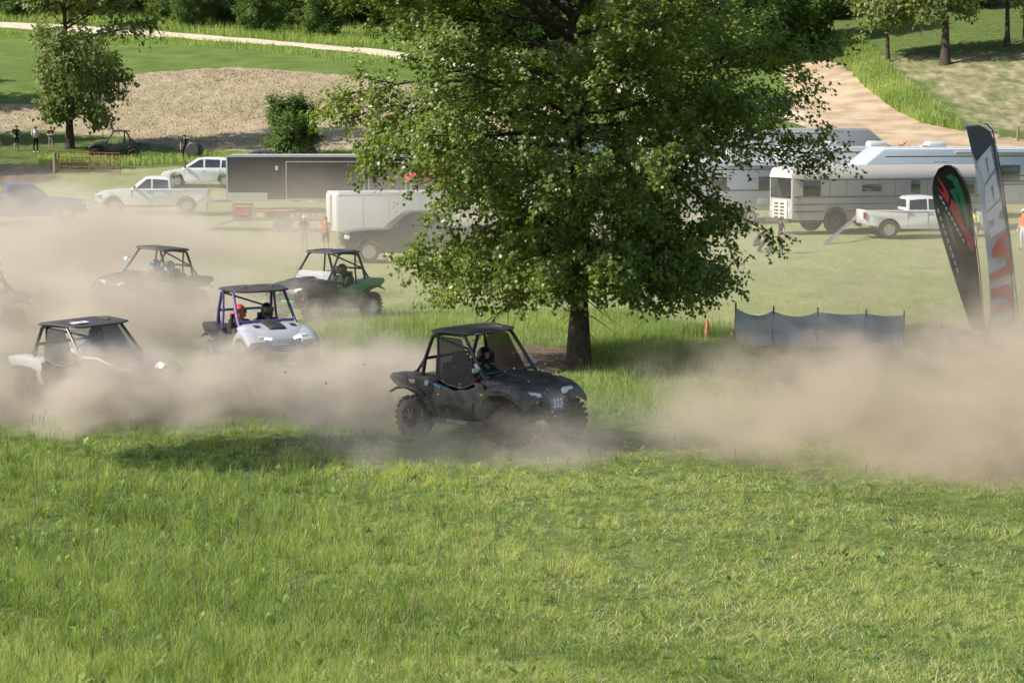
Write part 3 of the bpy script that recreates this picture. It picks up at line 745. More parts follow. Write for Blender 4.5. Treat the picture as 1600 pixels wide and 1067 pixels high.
_wheel = {}
def wheel_meshes(kind):
    """tyre and rim, axle along y, outer face towards -y"""
    if kind in _wheel: return _wheel[kind]
    r, w, rim, lugs, n = {'utv': (0.37, 0.28, 0.185, 22, 24), 'car': (0.34, 0.22, 0.225, 0, 28), 'truck': (0.415, 0.27, 0.255, 0, 28), 'bus': (0.51, 0.30, 0.29, 0, 28), 'trailer': (0.34, 0.20, 0.20, 0, 24)}[kind]
    g = G(); h = w / 2
    tr = r - (0.022 if lugs else 0)
    g.lathe([(rim, -h * .80), (rim + .02, -h * .95), ((r + rim) / 2, -h), (tr - .035, -h * .92), (tr - .008, -h * .72), (tr, -h * .4), (tr, h * .4), (tr - .008, h * .72), (tr - .035, h * .92), ((r + rim) / 2, h), (rim + .02, h * .95), (rim, h * .80)], n, 'y', closed=True)
    for k in range(lugs):
        for s in (-1, 1):
            a = 2 * math.pi * (k + (0.5 if s > 0 else 0)) / lugs
            c = (math.cos(a) * (r - .02), s * h * .46, math.sin(a) * (r - .02))
            g.box(c, (0.052, h * .80, 0.058), (0, -a, s * 0.35))
    tyre = g.mesh(kind + '_tyre', smooth=40)
    g = G()
    g.lathe([(rim * 1.02, -h * .86), (rim * 1.04, -h * .80), (rim * .93, -h * .76), (rim * .88, -h * .25), (rim * .4, -h * .12), (0.0, -h * .12)], n, 'y')
    g.lathe([(rim * 1.02, h * .86), (rim * .9, h * .7), (rim * .5, h * .2), (0.0, h * .2)], n, 'y')
    ns = {'utv': 8, 'car': 5, 'truck': 6, 'bus': 0, 'trailer': 0}[kind]
    for k in range(ns):
        a = 2 * math.pi * k / ns; rr = rim * .56
        g.box((math.cos(a) * rr, -h * .55, math.sin(a) * rr), (rim * .80, h * .35, rim * (.22 if kind != 'car' else .3)), (0, -a, 0))
    g.lathe([(rim * .30, -h * .35), (rim * .30, -h * .80), (rim * .2, -h * .86), (0, -h * .86)], 12, 'y')
    if ns == 0:
        for k in range(8):
            a = 2 * math.pi * k / 8; g.ball((math.cos(a) * rim * .55, -h * .3, math.sin(a) * rim * .55), rim * .08, 6, 4)
    rimm = g.mesh(kind + '_rim', smooth=40)
    _wheel[kind] = (tyre, rimm, r)
    return _wheel[kind]
def wheel(parent, kind, x, y, rim_mat, steer=0.0, z=None, scale=1.0):
    ty, rm, r = wheel_meshes(kind)
    me = ty
    o = bpy.data.objects.new('wheel', me); C.objects.link(o); o.parent = parent
    if not me.materials: me.materials.append(rubber)
    o.location = (x, y, r * scale if z is None else z)
    o.rotation_euler = (0, rnd.uniform(0, 6), steer + (math.pi if y > 0 else 0)); o.rotation_mode = 'XYZ'
    o.scale = (scale,) * 3
    q = bpy.data.objects.new('rim', rm); C.objects.link(q); q.parent = o
    if not rm.materials: rm.materials.append(rim_mat)
    q.material_slots[0].link = 'OBJECT'; q.material_slots[0].material = rim_mat
    return o

# ================================================================== PEOPLE
skinm = mat('skin', (0.50, 0.30, 0.21), 0.55)
hairm = mat('dark_hair', (0.03, 0.02, 0.015), 0.6)
def cloth(name, c): return mat('cloth_' + name, c, 0.85, spec=0.15, noise=(9, tuple(v * 0.75 for v in c), 3))
def skin_body(name, J, E, rad, mats, zone):
    """one continuous surface grown round a skeleton; J joints, E edges, zone(face centre) -> material number"""
    names = list(J); me = bpy.data.meshes.new(name)
    me.from_pydata([J[k] for k in names], [(names.index(a), names.index(b)) for a, b in E], [])
    o = bpy.data.objects.new(name, me); C.objects.link(o)
    md = o.modifiers.new('s', 'SKIN'); md.use_smooth_shade = True
    sv = me.skin_vertices[0].data
    for i, k in enumerate(names):
        r = rad[k]; sv[i].radius = r if isinstance(r, tuple) else (r, r)
        sv[i].use_root = (k == 'pelvis')
    sb = o.modifiers.new('b', 'SUBSURF'); sb.levels = 1; sb.render_levels = 1
    dg = bpy.context.evaluated_depsgraph_get()
    out = bpy.data.meshes.new_from_object(o.evaluated_get(dg))
    bpy.data.objects.remove(o); bpy.data.meshes.remove(me)
    out.name = name; out.materials.clear()
    return out
def finger_mesh(g, wrist, tip_dir, side, scale=1.0):
    """palm and five fingers leaving the wrist along tip_dir"""
    d = Vector(tip_dir).normalized(); s = Vector(side); s = (s - d * s.dot(d)).normalized(); n = d.cross(s)
    w = Vector(wrist)
    g.loft([[tuple(w + d * t * .09 * scale + s * a * hw * scale + n * b * .014 * scale) for a, b in ((-1, -1), (1, -1), (1, 1), (-1, 1))] for t, hw in ((0, .028), (.5, .040), (1, .040))])
    for k, L in enumerate((.068, .078, .072, .056)):
        b0 = w + d * .085 * scale + s * (-.030 + .020 * k) * scale
        g.tube([b0, b0 + d * L * .55 * scale + n * .006 * scale, b0 + d * L * .9 * scale + n * .028 * scale], [.010 * scale, .0095 * scale, .007 * scale], 6)
    b0 = w + d * .025 * scale - s * .034 * scale
    g.tube([b0, b0 + (d * .03 - s * .028) * scale, b0 + (d * .065 - s * .030 + n * .012) * scale], [.012 * scale, .011 * scale, .008 * scale], 6)
def person(loc, rz, label, pose, shirt, legs, shoes=None, hat=None, height=1.75, short_legs=False, short_sleeves=True, helmet=None, group=None, hair=True):
    """standing, crouched or seated figure facing +x"""
    k = height / 1.75
    J = {'pelvis': (0, 0, .95), 'belly': (0.01, 0, 1.10), 'chest': (0.0, 0, 1.30), 'neck0': (-.01, 0, 1.45), 'neck': (0, 0, 1.52), 'head': (.015, 0, 1.62), 'crown': (.01, 0, 1.71)}
    for s, n in ((1, 'l'), (-1, 'r')):
        J.update({n + 'hip': (0, .10 * s, .90), n + 'knee': (.02, .11 * s, .50), n + 'ankle': (-.01, .12 * s, .09), n + 'toe': (.16, .135 * s, .035),
                  n + 'sho': (-.01, .19 * s, 1.41), n + 'elb': (-.03, .26 * s, 1.13), n + 'wri': (.07, .27 * s, .90)})
    if pose == 'hips':
        for s, n in ((1, 'l'), (-1, 'r')): J.update({n + 'elb': (-.06, .38 * s, 1.18), n + 'wri': (.06, .19 * s, 1.02)})
    elif pose == 'folded':
        for s, n in ((1, 'l'), (-1, 'r')): J.update({n + 'elb': (.06, .25 * s, 1.14), n + 'wri': (.22, -.04 * s, 1.20 + .03 * s)})
    elif pose == 'phone':
        J.update({'relb': (.10, -.24, 1.17), 'rwri': (.24, -.10, 1.36), 'lelb': (.08, .24, 1.15), 'lwri': (.24, .06, 1.30)})
    elif pose == 'wide':
        J.update({'lelb': (.05, .36, 1.22), 'lwri': (.15, .52, 1.05), 'lknee': (.05, .16, .50), 'lankle': (0, .22, .09), 'ltoe': (.15, .25, .035)})
    elif pose == 'crouch':
        J = {'pelvis': (-.15, 0, .34), 'belly': (-.05, 0, .48), 'chest': (.08, 0, .66), 'neck0': (.15, 0, .80), 'neck': (.18, 0, .86), 'head': (.22, 0, .95), 'crown': (.23, 0, 1.04)}
        for s, n in ((1, 'l'), (-1, 'r')):
            J.update({n + 'hip': (-.12, .11 * s, .32), n + 'knee': (.27, .20 * s, .48), n + 'ankle': (.02, .17 * s, .10), n + 'toe': (.18, .19 * s, .035),
                      n + 'sho': (.12, .19 * s, .76), n + 'elb': (.30, .24 * s, .56), n + 'wri': (.46, .10 * s, .44)})
    elif pose == 'drive':
        J = {'pelvis': (0, 0, .10), 'belly': (-.04, 0, .24), 'chest': (-.09, 0, .44), 'neck0': (-.11, 0, .59), 'neck': (-.10, 0, .66), 'head': (-.08, 0, .77), 'crown': (-.08, 0, .86)}
        for s, n in ((1, 'l'), (-1, 'r')):
            J.update({n + 'hip': (.05, .10 * s, .09), n + 'knee': (.46, .13 * s, .20), n + 'ankle': (.72, .12 * s, -.16), n + 'toe': (.86, .13 * s, -.10),
                      n + 'sho': (-.10, .20 * s, .55), n + 'elb': (.10, .27 * s, .36), n + 'wri': (.36, .14 * s, .46)})
    E = [('pelvis', 'belly'), ('belly', 'chest'), ('chest', 'neck0'), ('neck0', 'neck'), ('neck', 'head'), ('head', 'crown')]
    for n in 'lr':
        E += [('pelvis', n + 'hip'), (n + 'hip', n + 'knee'), (n + 'knee', n + 'ankle'), (n + 'ankle', n + 'toe'), ('neck0', n + 'sho'), (n + 'sho', n + 'elb'), (n + 'elb', n + 'wri')]
    rad = {'pelvis': (.15, .12), 'belly': (.145, .11), 'chest': (.165, .12), 'neck0': (.09, .08), 'neck': .056, 'head': (.085, .10), 'crown': .068}
    for n in 'lr':
        rad.update({n + 'hip': .095, n + 'knee': .062, n + 'ankle': .045, n + 'toe': .04, n + 'sho': .068, n + 'elb': .045, n + 'wri': .030})
    J = {a: tuple(c * k for c in p) for a, p in J.items()}; rad = {a: (tuple(c * k for c in r) if isinstance(r, tuple) else r * k) for a, r in rad.items()}
    me = skin_body('body', J, E, rad, None, None)
    mats = [shirt, legs, skinm, shoes or mat('dark_shoes', (0.03, 0.03, 0.03), 0.7)]
    for q in mats: me.materials.append(q)
    V = {a: Vector(p) for a, p in J.items()}
    segs = [(a, b) for a, b in E]
    cents = [p.center.copy() for p in me.polygons]
    for i, c in enumerate(cents):
        best, bd, bt = None, 9, 0
        for a, b in segs:
            ab = V[b] - V[a]; t = max(0, min(1, (c - V[a]).dot(ab) / ab.length_squared)); d = (c - V[a] - ab * t).length - 0.25 * 0.1
            if d < bd: best, bd, bt = (a, b), d, t
        a, b = best; mi = 0
        if b in ('neck', 'head', 'crown'): mi = 2
        elif b[1:] == 'knee': mi = 1 if not (short_legs and bt > .8) else 2
        elif b[1:] == 'ankle': mi = 2 if short_legs else 1
        elif b[1:] == 'toe': mi = 3
        elif b[1:] == 'hip': mi = 1
        elif b[1:] == 'elb': mi = 2 if (short_sleeves and bt > .55) else 0
        elif b[1:] == 'wri': mi = 2 if (short_sleeves or bt > .93) else 0
        elif (a, b) == ('pelvis', 'belly') and bt < .25: mi = 1
        me.polygons[i].material_index = mi
    # hands and face belong to the same body mesh
    g = G()
    for n, s in (('l', 1), ('r', -1)):
        w = V[n + 'wri']; d = w - V[n + 'elb']
        finger_mesh(g, w - d.normalized() * .01, d, (0, -s, 0) if abs(d.normalized().y) < .8 else (1, 0, 0), k)
    hd = V['head']
    g.loft([[tuple(hd + Vector((x, y * w, z)) * k) for y in (-1, 0, 1, 0)] for x, w, z in ((.085, .018, .02), (.112, .014, -.012), (.092, .016, -.03))])
    for s in (-1, 1): g.ball(hd + Vector((0, .086 * s, -.005)) * k, (.022 * k, .010 * k, .032 * k), 8, 6)
    hm = g.mesh('hands', smooth=50)
    bm = bmesh.new(); bm.from_mesh(me); nb = len(bm.faces); bm.from_mesh(hm)
    bm.faces.ensure_lookup_table()
    for f in bm.faces[nb:]: f.material_index = 2; f.smooth = True
    bm.to_mesh(me); bm.free(); bpy.data.meshes.remove(hm)
    root = empty('person', loc, rz, label, 'person', group)
    b = bpy.data.objects.new('body', me); C.objects.link(b); b.parent = root
    if helmet:
        g = G(); c = hd + Vector((0.005, 0, .02)) * k
        g.ball(c, (.150 * k, .130 * k, .150 * k), 18, 12)
        g.loft([[tuple(c + Vector((x, y, z)) * k) for y, z in ((-w, -.13), (w, -.13), (w, -.05), (-w, -.05))] for x, w in ((.03, .12), (.12, .105), (.175, .07))])
        ho = g.build('helmet', helmet, root, smooth=50)
        g = G(); g.loft([[tuple(c + Vector((.112 + .045 * math.cos(a), .128 * math.sin(a), z)) * k) for a in [R(-75 + 25 * j) for j in range(7)]] + [tuple(c + Vector((.095 + .045 * math.cos(a), .118 * math.sin(a), z)) * k) for a in [R(75 - 25 * j) for j in range(7)]] for z in (-.045, .055)])
        g.build('visor', glass_dark, ho)
    elif hat:
        g = G(); c = hd + Vector((0, 0, .055)) * k
        g.ball(c, (.108 * k, .098 * k, .075 * k), 14, 8)
        g.loft([[tuple(c + Vector((x, y * w, z + t)) * k) for y, t in ((-1, 0), (0, .012), (1, 0), (1, -.008), (0, .004), (-1, -.008))] for x, w, z in ((.07, .085, .0), (.14, .075, -.01), (.185, .045, -.02))])
        g.build('cap', hat, root)
    elif hair:
        g = G(); g.ball(hd + Vector((-.018, 0, .045)) * k, (.105 * k, .098 * k, .085 * k), 14, 8); g.build('hair', hairm, root)
    return root

# ================================================================== SIDE-BY-SIDE BUGGIES
def buggy(loc, rz, label, body, side, cage, roof='plate', roofm=None, rimm=None, sx=1.0, sy=1.0, sz=1.0, windshield=None, net=False, tilt=(0, 0), steer=0.0, lamps=None, springs=None, fenderm=None, frontm=None):
    fenderm = fenderm or side; frontm = frontm or fenderm; rimm = rimm or steel_dark; roofm = roofm or blk_roof
    root = empty('buggy', loc, rz, label, 'buggy', 'side by side buggies')
    root.rotation_euler = (tilt[0], tilt[1], rz)
    def S(p): return (p[0] * sx, p[1] * sy, p[2] * sz)
    def SL(l): return [S(p) for p in l]
    FA, RA, TW = 1.17 * sx, -1.13 * sx, 0.68 * sy
    for x in (FA, RA):
        for s in (-1, 1): wheel(root, 'utv', x, TW * s, rimm, steer if x > 0 else 0.0)
    # tub, floor and sills
    g = G()
    g.plate([(-.95 * sx, .36), (-.80 * sx, .30), (.78 * sx, .30), (1.30 * sx, .42), (1.30 * sx, .52), (.78 * sx, .42), (-.80 * sx, .42)], 'y', -.52 * sy, .52 * sy)
    g.box((-.05, 0, .40), (1.5 * sx, 1.22 * sy, .08))
    g.box((-.85 * sx, 0, .66), (.5 * sx, .70 * sy, .46)); g.box((.80 * sx, 0, .60), (.6 * sx, .5 * sy, .34))
    ch = g.build('chassis', blk, root, bevel=.015)
    # nose and hood
    g = G()
    zt = lambda z: z * sz
    g.loft([sup(.42 * sx, .69 * sy, zt(.62), zt(1.13), 28, 5), sup(.62 * sx, .70 * sy, zt(.78), zt(1.17), 28, 5), sup(.86 * sx, .68 * sy, zt(.84), zt(1.15), 28, 5), sup(1.10 * sx, .64 * sy, zt(.80), zt(1.10), 28, 4.5), sup(1.30 * sx, .56 * sy, zt(.66), zt(1.03), 28, 4), sup(1.44 * sx, .46 * sy, zt(.56), zt(.93), 28, 3.6), sup(1.52 * sx, .34 * sy, zt(.54), zt(.84), 28, 3.2)])
    g.box((1.0 * sx, 0, .72 * sz), (.8 * sx, .72 * sy, .30))
    hood = g.build('hood', body, root, smooth=50)
    g = G()
    g.loft([[(x * sx, y * sy, z * sz) for y, z in ((-.20, a), (-.12, a + .04), (.12, a + .04), (.20, a), (.20, a - .04), (-.20, a - .04))] for x, a in ((.55, 1.175), (.80, 1.165), (1.08, 1.105), (1.24, 1.05))])
    for s in (-1, 1): g.box(S((1.0, .40 * s, 1.125)), (.20 * sx, .12 * sy, .02), (0, .16, 0))
    g.build('hood_scoop', blk, hood, bevel=.008)
    g = G()
    for z in (.62, .67, .72): g.box((1.50 * sx, 0, z * sz), (.05, .46 * sy, .02))
    g.build('grille', blk, hood)
    # front fenders
    for s in (-1, 1):
        g = G()
        arc = [(.58, .80), (.64, .93), (.78, 1.02), (1.02, 1.05), (1.26, 1.00), (1.46, .90), (1.56, .80)]
        g.loft([[(x * sx, s * y * sy, (z + dz) * sz) for y, dz in ((.40, .02), (.60, .04), (.74, .02), (.80, -.05), (.79, -.14), (.74, -.12), (.57, -.03), (.40, -.05))] for x, z in arc])
        g.build('front_fender', frontm, root, smooth=45)
        g = G(); g.plate([(.40 * sx, .46 * sz), (.62 * sx, .52 * sz), (.66 * sx, .74 * sz), (.60 * sx, 1.05 * sz), (.40 * sx, 1.08 * sz)], 'y', s * .60 * sy, s * .745 * sy)
        g.build('cowl_side', side, root, bevel=.02)
        # headlamp
        g = G(); g.loft([[(x * sx, s * y * sy, z * sz) for y, z in ((.24, .86 + d), (.52, .90 + d), (.53, .97 + d), (.28, .94 + d))] for x, d in ((1.28, .02), (1.44, -.02), (1.49, -.03))])
        g.build('headlight', lamps or lampm, root, bevel=.01)
    # doors
    for s in (-1, 1):
        dm = side
        poly = [(.42, .46), (.48, .74), (.45, 1.02), (.22, .94), (-.12, .90), (-.42, .98), (-.62, 1.02), (-.66, .72), (-.52, .44), (.0, .40)]
        g = G(); g.plate([(x * sx, z * sz) for x, z in poly], 'y', s * .67 * sy, lambda a, b, s=s: s * (.735 - .03 * abs(b / sz - .72)) * sy)
        dr = g.build('door', dm, root, bevel=.02)
        g = G(); g.plate([(x * sx, z * sz) for x, z in [(.34, .54), (.36, .72), (-.02, .66), (-.46, .74), (-.48, .56)]], 'y', s * .72 * sy, s * .752 * sy)
        g.build('door_panel', blk, dr, bevel=.012)
        g = G(); g.box((-.05 * sx, s * .69 * sy, .36 * sz), (1.22 * sx, .10 * sy, .10)); g.build('sill', blk, root, bevel=.02)
        # rear wing fender
        poly = [(-.58, 1.02), (-.80, 1.10), (-1.20, 1.14), (-1.62, 1.12), (-1.68, 1.04), (-1.55, .92), (-1.22, .84), (-.98, .72), (-.82, .52), (-.62, .46)]
        g = G(); g.plate([(x * sx, z * sz) for x, z in poly], 'y', s * .42 * sy, lambda a, b, s=s: s * (.75 if b > .8 * sz else .70) * sy)
        rf = g.build('rear_fender', fenderm, root, bevel=.035)
        g = G(); g.loft([[(x * sx, s * y * sy, (z + dz) * sz) for y, dz in ((.60, .0), (.76, -.01), (.80, -.05), (.79, -.07), (.74, -.03), (.60, -.02))] for x, z in ((-.80, .80), (-.95, .90), (-1.20, .95), (-1.45, .92), (-1.62, .84))])
        g.build('fender_flare', blk, rf, smooth=45)
        g = G(); g.box((-1.655 * sx, s * .58 * sy, 1.05 * sz), (.03, .18 * sy, .05)); g.build('tail_light', redlens, root, bevel=.006)
    g = G(); g.box((-1.15 * sx, 0, .98 * sz), (.9 * sx, .9 * sy, .10)); g.box((-1.58 * sx, 0, .92 * sz), (.08, .9 * sy, .22)); g.build('cargo_box', blk, root, bevel=.02)
    g = G(); g.box((.52 * sx, 0, 1.0 * sz), (.22 * sx, 1.26 * sy, .22)); g.build('dashboard', blk, root, bevel=.04)
    # seats
    for s in (-1, 1):
        g = G()
        g.loft([[(x * sx, (s * .31 + y) * sy, z * sz) for y, z in ((-.22, .52), (.22, .52), (.24, .62), (.19, .64), (-.19, .64), (-.24, .62))] for x in (-.40, -.15, .12)])
        g.loft([[((-.40 - .17 * t) * sx + dx, (s * .31 + y * w) * sy, (.60 + .72 * t) * sz) for y, dx in ((-.24, .05), (-.15, .0), (.15, .0), (.24, .05), (.22, -.10), (-.22, -.10))] for t, w in ((0, .9), (.35, 1.0), (.65, 1.0), (.85, .62), (1.0, .55))])
        g.build('seat', seatm, root, bevel=.02)
    # steering wheel
    g = G()
    for k in range(16):
        a, b = 2 * math.pi * k / 16, 2 * math.pi * (k + 1) / 16
        f = lambda t: (.20 * sx + .06 * math.sin(t), .31 * sy + .165 * math.cos(t), 1.03 * sz + .15 * math.sin(t))
        g.tube([f(a), f(b)], .014, 5, False)
    g.tube([(.20 * sx, .31 * sy, 1.03 * sz), (.46 * sx, .31 * sy, .93 * sz)], .02, 6)
    g.build('steering_wheel', blk, root)
    # roll cage
    r = .032
    for s in (-1, 1):
        g = G(); g.tube(SL([(.62, .64 * s, 1.06), (.48, .635 * s, 1.22), (.06, .575 * s, 1.80), (-.04, .565 * s, 1.835)]), r, 8); g.build('front_pillar', cage, root)
        g = G(); g.tube(SL([(-.04, .565 * s, 1.835), (-.55, .565 * s, 1.85), (-.72, .57 * s, 1.80)]), r, 8); g.build('roof_rail', cage, root)
        g = G(); g.tube(SL([(-.72, .57 * s, 1.80), (-.90, .60 * s, 1.40), (-.98, .62 * s, 1.04)]), r * 1.1, 8); g.build('rear_pillar', cage, root)
        g = G(); g.tube(SL([(-.60, .57 * s, 1.84), (-.58, .60 * s, 1.30), (-.60, .64 * s, .98)]), r * .8, 8); g.build('side_brace', cage, root)
        g = G(); g.tube(SL([(-.90, .60 * s, 1.40), (-1.20, .50 * s, 1.16), (-1.38, .46 * s, 1.08)]), r * .9, 8); g.build('rear_brace', cage, root)
    g = G()
    for x, z, h in ((-.04, 1.835, .565), (-.72, 1.80, .57), (-.90, 1.40, .60), (.50, 1.20, .635)): g.tube(SL([(x, -h, z), (x, h, z)]), r * .9, 8)
    g.tube(SL([(-.72, -.57, 1.80), (-.90, .60, 1.40)]), r * .7, 6)
    g.build('cross_bar', cage, root)
    # roof
    if roof:
        g = G()
        if roof == 'hex':
            out = [(.20, .30), (.13, .58), (-.35, .66), (-.74, .60), (-.84, .30), (-.84, -.30), (-.74, -.60), (-.35, -.66), (.13, -.58), (.20, -.30)]
        elif roof == 'long':
            out = [(.40, .40), (.30, .60), (-.30, .66), (-.80, .62), (-.86, .40), (-.86, -.40), (-.80, -.62), (-.30, -.66), (.30, -.60), (.40, -.40)]
        else:
            out = [(.22, .52), (.14, .62), (-.60, .64), (-.82, .58), (-.86, .50), (-.86, -.50), (-.82, -.58), (-.60, -.64), (.14, -.62), (.22, -.52)]
        def ring(k, z): return [((-.32 + (x + .32) * k) * sx, y * k * sy, (z + .03 * (1 - ((x + .32) / .6) ** 2) - .03 * max(0, x) * 2) * sz) for x, y in out]
        g.loft([ring(.97, 1.835), ring(1.0, 1.85), ring(.99, 1.875), ring(.90, 1.90), ring(.55, 1.915), ring(.2, 1.92)])
        rf = g.build('roof', roofm, root, smooth=28)
        g = G()
        for s in (-1, 1): g.tube([(.12 * sx, .30 * s * sy, 1.905 * sz), (-.30 * sx, .34 * s * sy, 1.925 * sz), (-.72 * sx, .30 * s * sy, 1.885 * sz)], .018, 6)
        g.build('roof_rib', roofm, rf)
    if windshield:
        top = 1.78 if windshield == 'full' else 1.36
        def pt(z, s, d): t = (z - 1.10) / (1.80 - 1.10); return ((.60 - .54 * t + d) * sx, s * (.63 - .06 * t) * sy, z * sz)
        g = G(); g.loft([[pt(z, -1, .02), pt(z, 1, .02), pt(z, 1, .012), pt(z, -1, .012)] for z in (1.12, (1.12 + top) / 2, top)])
        g.build('windshield', clear, root, smooth=0)
    if net:
        for s in (-1, 1):
            poly = [(.36, 1.06), (.10, 1.52), (-.05, 1.78), (-.52, 1.80), (-.62, 1.40), (-.60, 1.10), (-.30, .98), (.05, .94)]
            g = G(); g.plate([(x * sx, z * sz) for x, z in poly], 'y', lambda a, b, s=s: s * (.665 - .12 * max(0, b / sz - 1.0)) * sy, lambda a, b, s=s: s * (.673 - .12 * max(0, b / sz - 1.0)) * sy)
            no = g.build('window_net', netm, root, smooth=0)
            g = G(); g.tube([(x * sx, s * (.672 - .12 * max(0, z - 1.0)) * sy, z * sz) for x, z in [(-.60, 1.40), (-.60, 1.10), (-.30, .985), (.05, .945), (.36, 1.06)]], .011, 6)
            g.build('net_trim', mat('net_trim', (0.34, 0.32, 0.30), 0.8, noise=(38, (0.03, 0.03, 0.03), 1)), no)
    # suspension
    sp = springs or steel_dark
    for s in (-1, 1):
        for x, nm in ((FA, 'front'), (RA, 'rear')):
            g = G()
            g.tube([(x - .14, .24 * s * sy, .42), (x, TW * s * .86, .33), (x + .14, .24 * s * sy, .42)], .022, 6)
            g.tube([(x - .10, .26 * s * sy, .58), (x, TW * s * .84, .45), (x + .10, .26 * s * sy, .58)], .018, 6)
            arm = g.build('suspension_arm', steel_dark, root)
            top = Vector((x - (.10 if nm == 'front' else -.12), .34 * s * sy, .90 * sz)); bot = Vector((x, .52 * s * sy, .42)); g = G(); pts = []
            for k in range(57):
                t = k / 56; a = t * 2 * math.pi * 7; c = top.lerp(bot, .1 + .75 * t); pts.append(c + Vector((math.cos(a) * .055, math.sin(a) * .055, 0)))
            g.tube(pts, .011, 5); g.tube([top, bot], .022, 6)
            g.build('shock_spring', sp, arm)
    g = G(); g.tube(SL([(1.34, -.36, .44), (1.55, -.34, .50), (1.58, -.30, .68), (1.50, -.28, .80)]), .022, 7); g.tube(SL([(1.34, .36, .44), (1.55, .34, .50), (1.58, .30, .68), (1.50, .28, .80)]), .022, 7)
    g.tube(SL([(1.55, -.34, .50), (1.55, .34, .50)]), .022, 7); g.tube(SL([(1.58, -.30, .68), (1.58, .30, .68)]), .022, 7)
    g.build('front_bumper', cage, root)
    return root, S
def driver_in(root, S, side, shirt, helmet, label):
    """a belted driver or passenger seated in the buggy"""
    bpy.context.view_layer.update()
    q = root.matrix_basis @ Vector(S((-.28, .31 * side, .60)))
    p = person(q, root.rotation_euler.z, label, 'drive', shirt, cloth('dark_trousers', (0.04, 0.04, 0.05)), helmet=helmet, short_sleeves=False, group='people riding in the buggies')
    p.rotation_euler = root.rotation_euler
    return p

camo = mat('grey_camo', (0.016, 0.016, 0.018), 0.40, noise=(5.5, (0.075, 0.075, 0.080), 3), dusty=0.12)
satin = mat('satin_black', (0.014, 0.014, 0.016), 0.40, coat=0.15, dusty=0.07)
green_p = mat('green_paint', (0.02, 0.26, 0.06), 0.35, coat=0.4, dusty=0.08)
grey_white = mat('pale_grey_plastic', (0.36, 0.38, 0.46), 0.38, coat=0.2, dusty=0.22)
purple = mat('purple_cage', (0.07, 0.06, 0.22), 0.4, coat=0.3, dusty=0.1)
bwhite = mat('buggy_white', (0.56, 0.56, 0.57), 0.35, coat=0.3, dusty=0.18)
yellow_s = mat('yellow_spring', (0.75, 0.55, 0.03), 0.4)
red_h = mat('red_gear', (0.55, 0.03, 0.03), 0.5); green_h = mat('green_gear', (0.03, 0.35, 0.07), 0.5); blue_h = mat('blue_gear', (0.10, 0.32, 0.55), 0.45); black_h = mat('black_gear', (0.02, 0.02, 0.02), 0.35)
white_print = mat('white_print', (0.80, 0.80, 0.80), 0.6)
grey_print = mat('grey_print', (0.42, 0.42, 0.43), 0.6)

def heading(dx, dy): return math.atan2(dy, dx)
def from_deg(d, right=True): return heading(math.cos(R(d)) * (1 if right else -1), -math.sin(R(d)))

# the black 333 buggy
q = gp(765, 684)
b1, S1 = buggy(q, from_deg(43), 'black buggy with blue 333 number plate passing in front of the oak', satin, camo, blk, 'hex', net=True, tilt=(R(1.5), R(-1.0)), steer=R(8))
g = G(); g.box((1.618, -.02, .72), (.02, .34, .22)); pl = g.build('number_plate', mat('plate_blue', (0.10, 0.16, 0.38), 0.5, dusty=0.1), b1, bevel=.004)
text_obj('plate_digits', '333', .20, white_print, pl, frame((1.631, -.02, .722), (0, 1, 0), (0, 0, 1)), bold=.006, xscale=.80)
text_obj('sill_lettering', 'POLARIS', .10, grey_print, b1, frame((-.05, -.745, .365), (1, 0, 0), (0, 0, 1)), xscale=1.25)
text_obj('fender_lettering', 'XP', .10, grey_print, b1, frame((-1.10, -.757, 1.0), (1, 0, 0), (0, 0, 1)), xscale=1.3)
g = G(); g.lathe([(0, -.03), (.045, -.03), (.05, 0), (.05, .02)], 14, 'y', (-.72, -.755, 1.0)); g.build('fuel_cap', mat('fuel_cap', (0.5, 0.5, 0.5), 0.5), b1)
g = G(); g.box((-.50, -.742, .965), (.17, .012, .035), (0, .25, 0)); g.build('door_stripe', mat('blue_stripe', (0.07, 0.32, 0.60), 0.5), b1)
g = G(); g.box((.60, -.752, .88), (.15, .014, .035), (0, .1, 0)); g.build('side_marker', amber, b1)
g = G(); g.box((.16, -.38, 1.862), (.07, .14, .006), (0, .2, 0)); g.build('roof_sticker', mat('pale_blue', (0.45, 0.62, 0.75), 0.5), b1)
for s in (-1, 1):
    g = G(); g.box((.40, s * .66, 1.33), (.05, .05, .14), (0, -.7, 0)); g.box((.42, s * .73, 1.28), (.05, .12, .07)); g.build('mirror', mat('light_grey', (0.45, 0.45, 0.46), 0.5), b1, bevel=.012)
driver_in(b1, S1, -1, cloth('red', (0.45, 0.03, 0.04)), red_h, 'helmeted rider in red behind the window net of the black 333 buggy')
driver_in(b1, S1, 1, cloth('green', (0.02, 0.13, 0.04)), black_h, 'helmeted driver in green at the wheel of the black 333 buggy')

# white buggy with yellow springs
q = gp(152, 630)
b2, S2 = buggy(q, from_deg(44), 'white and black low buggy with yellow springs deep in the dust', satin, satin, blk, 'long', fenderm=bwhite, frontm=satin, sx=1.06, sy=1.06, sz=.84, net=True, windshield='full', springs=yellow_s, tilt=(R(2), R(-2)), lamps=lampm)
g = G(); g.box((.12 * 1.06, -.36, 1.605), (.16, .34, .01), (0, .10, 0)); pl = g.build('roof_plate', white_print, b2)
g = G(); g.box((.132, -.39, 1.613), (.10, .05, .004), (0, .10, .3)); g.box((.132, -.30, 1.613), (.06, .07, .004), (0, .10, -.3)); g.build('faded_mark', grey_print, pl)
g = G(); g.ball((1.56, .40, .76), .05, 12, 8); lo = g.build('driving_lamp', lamp_on, b2)
g = G(); g.tube([(.62, -.66, .99), (1.0, -.62, .975), (1.30, -.56, .87), (1.48, -.46, .78)], .02, 6); g.build('hood_stripe', white_print, b2)
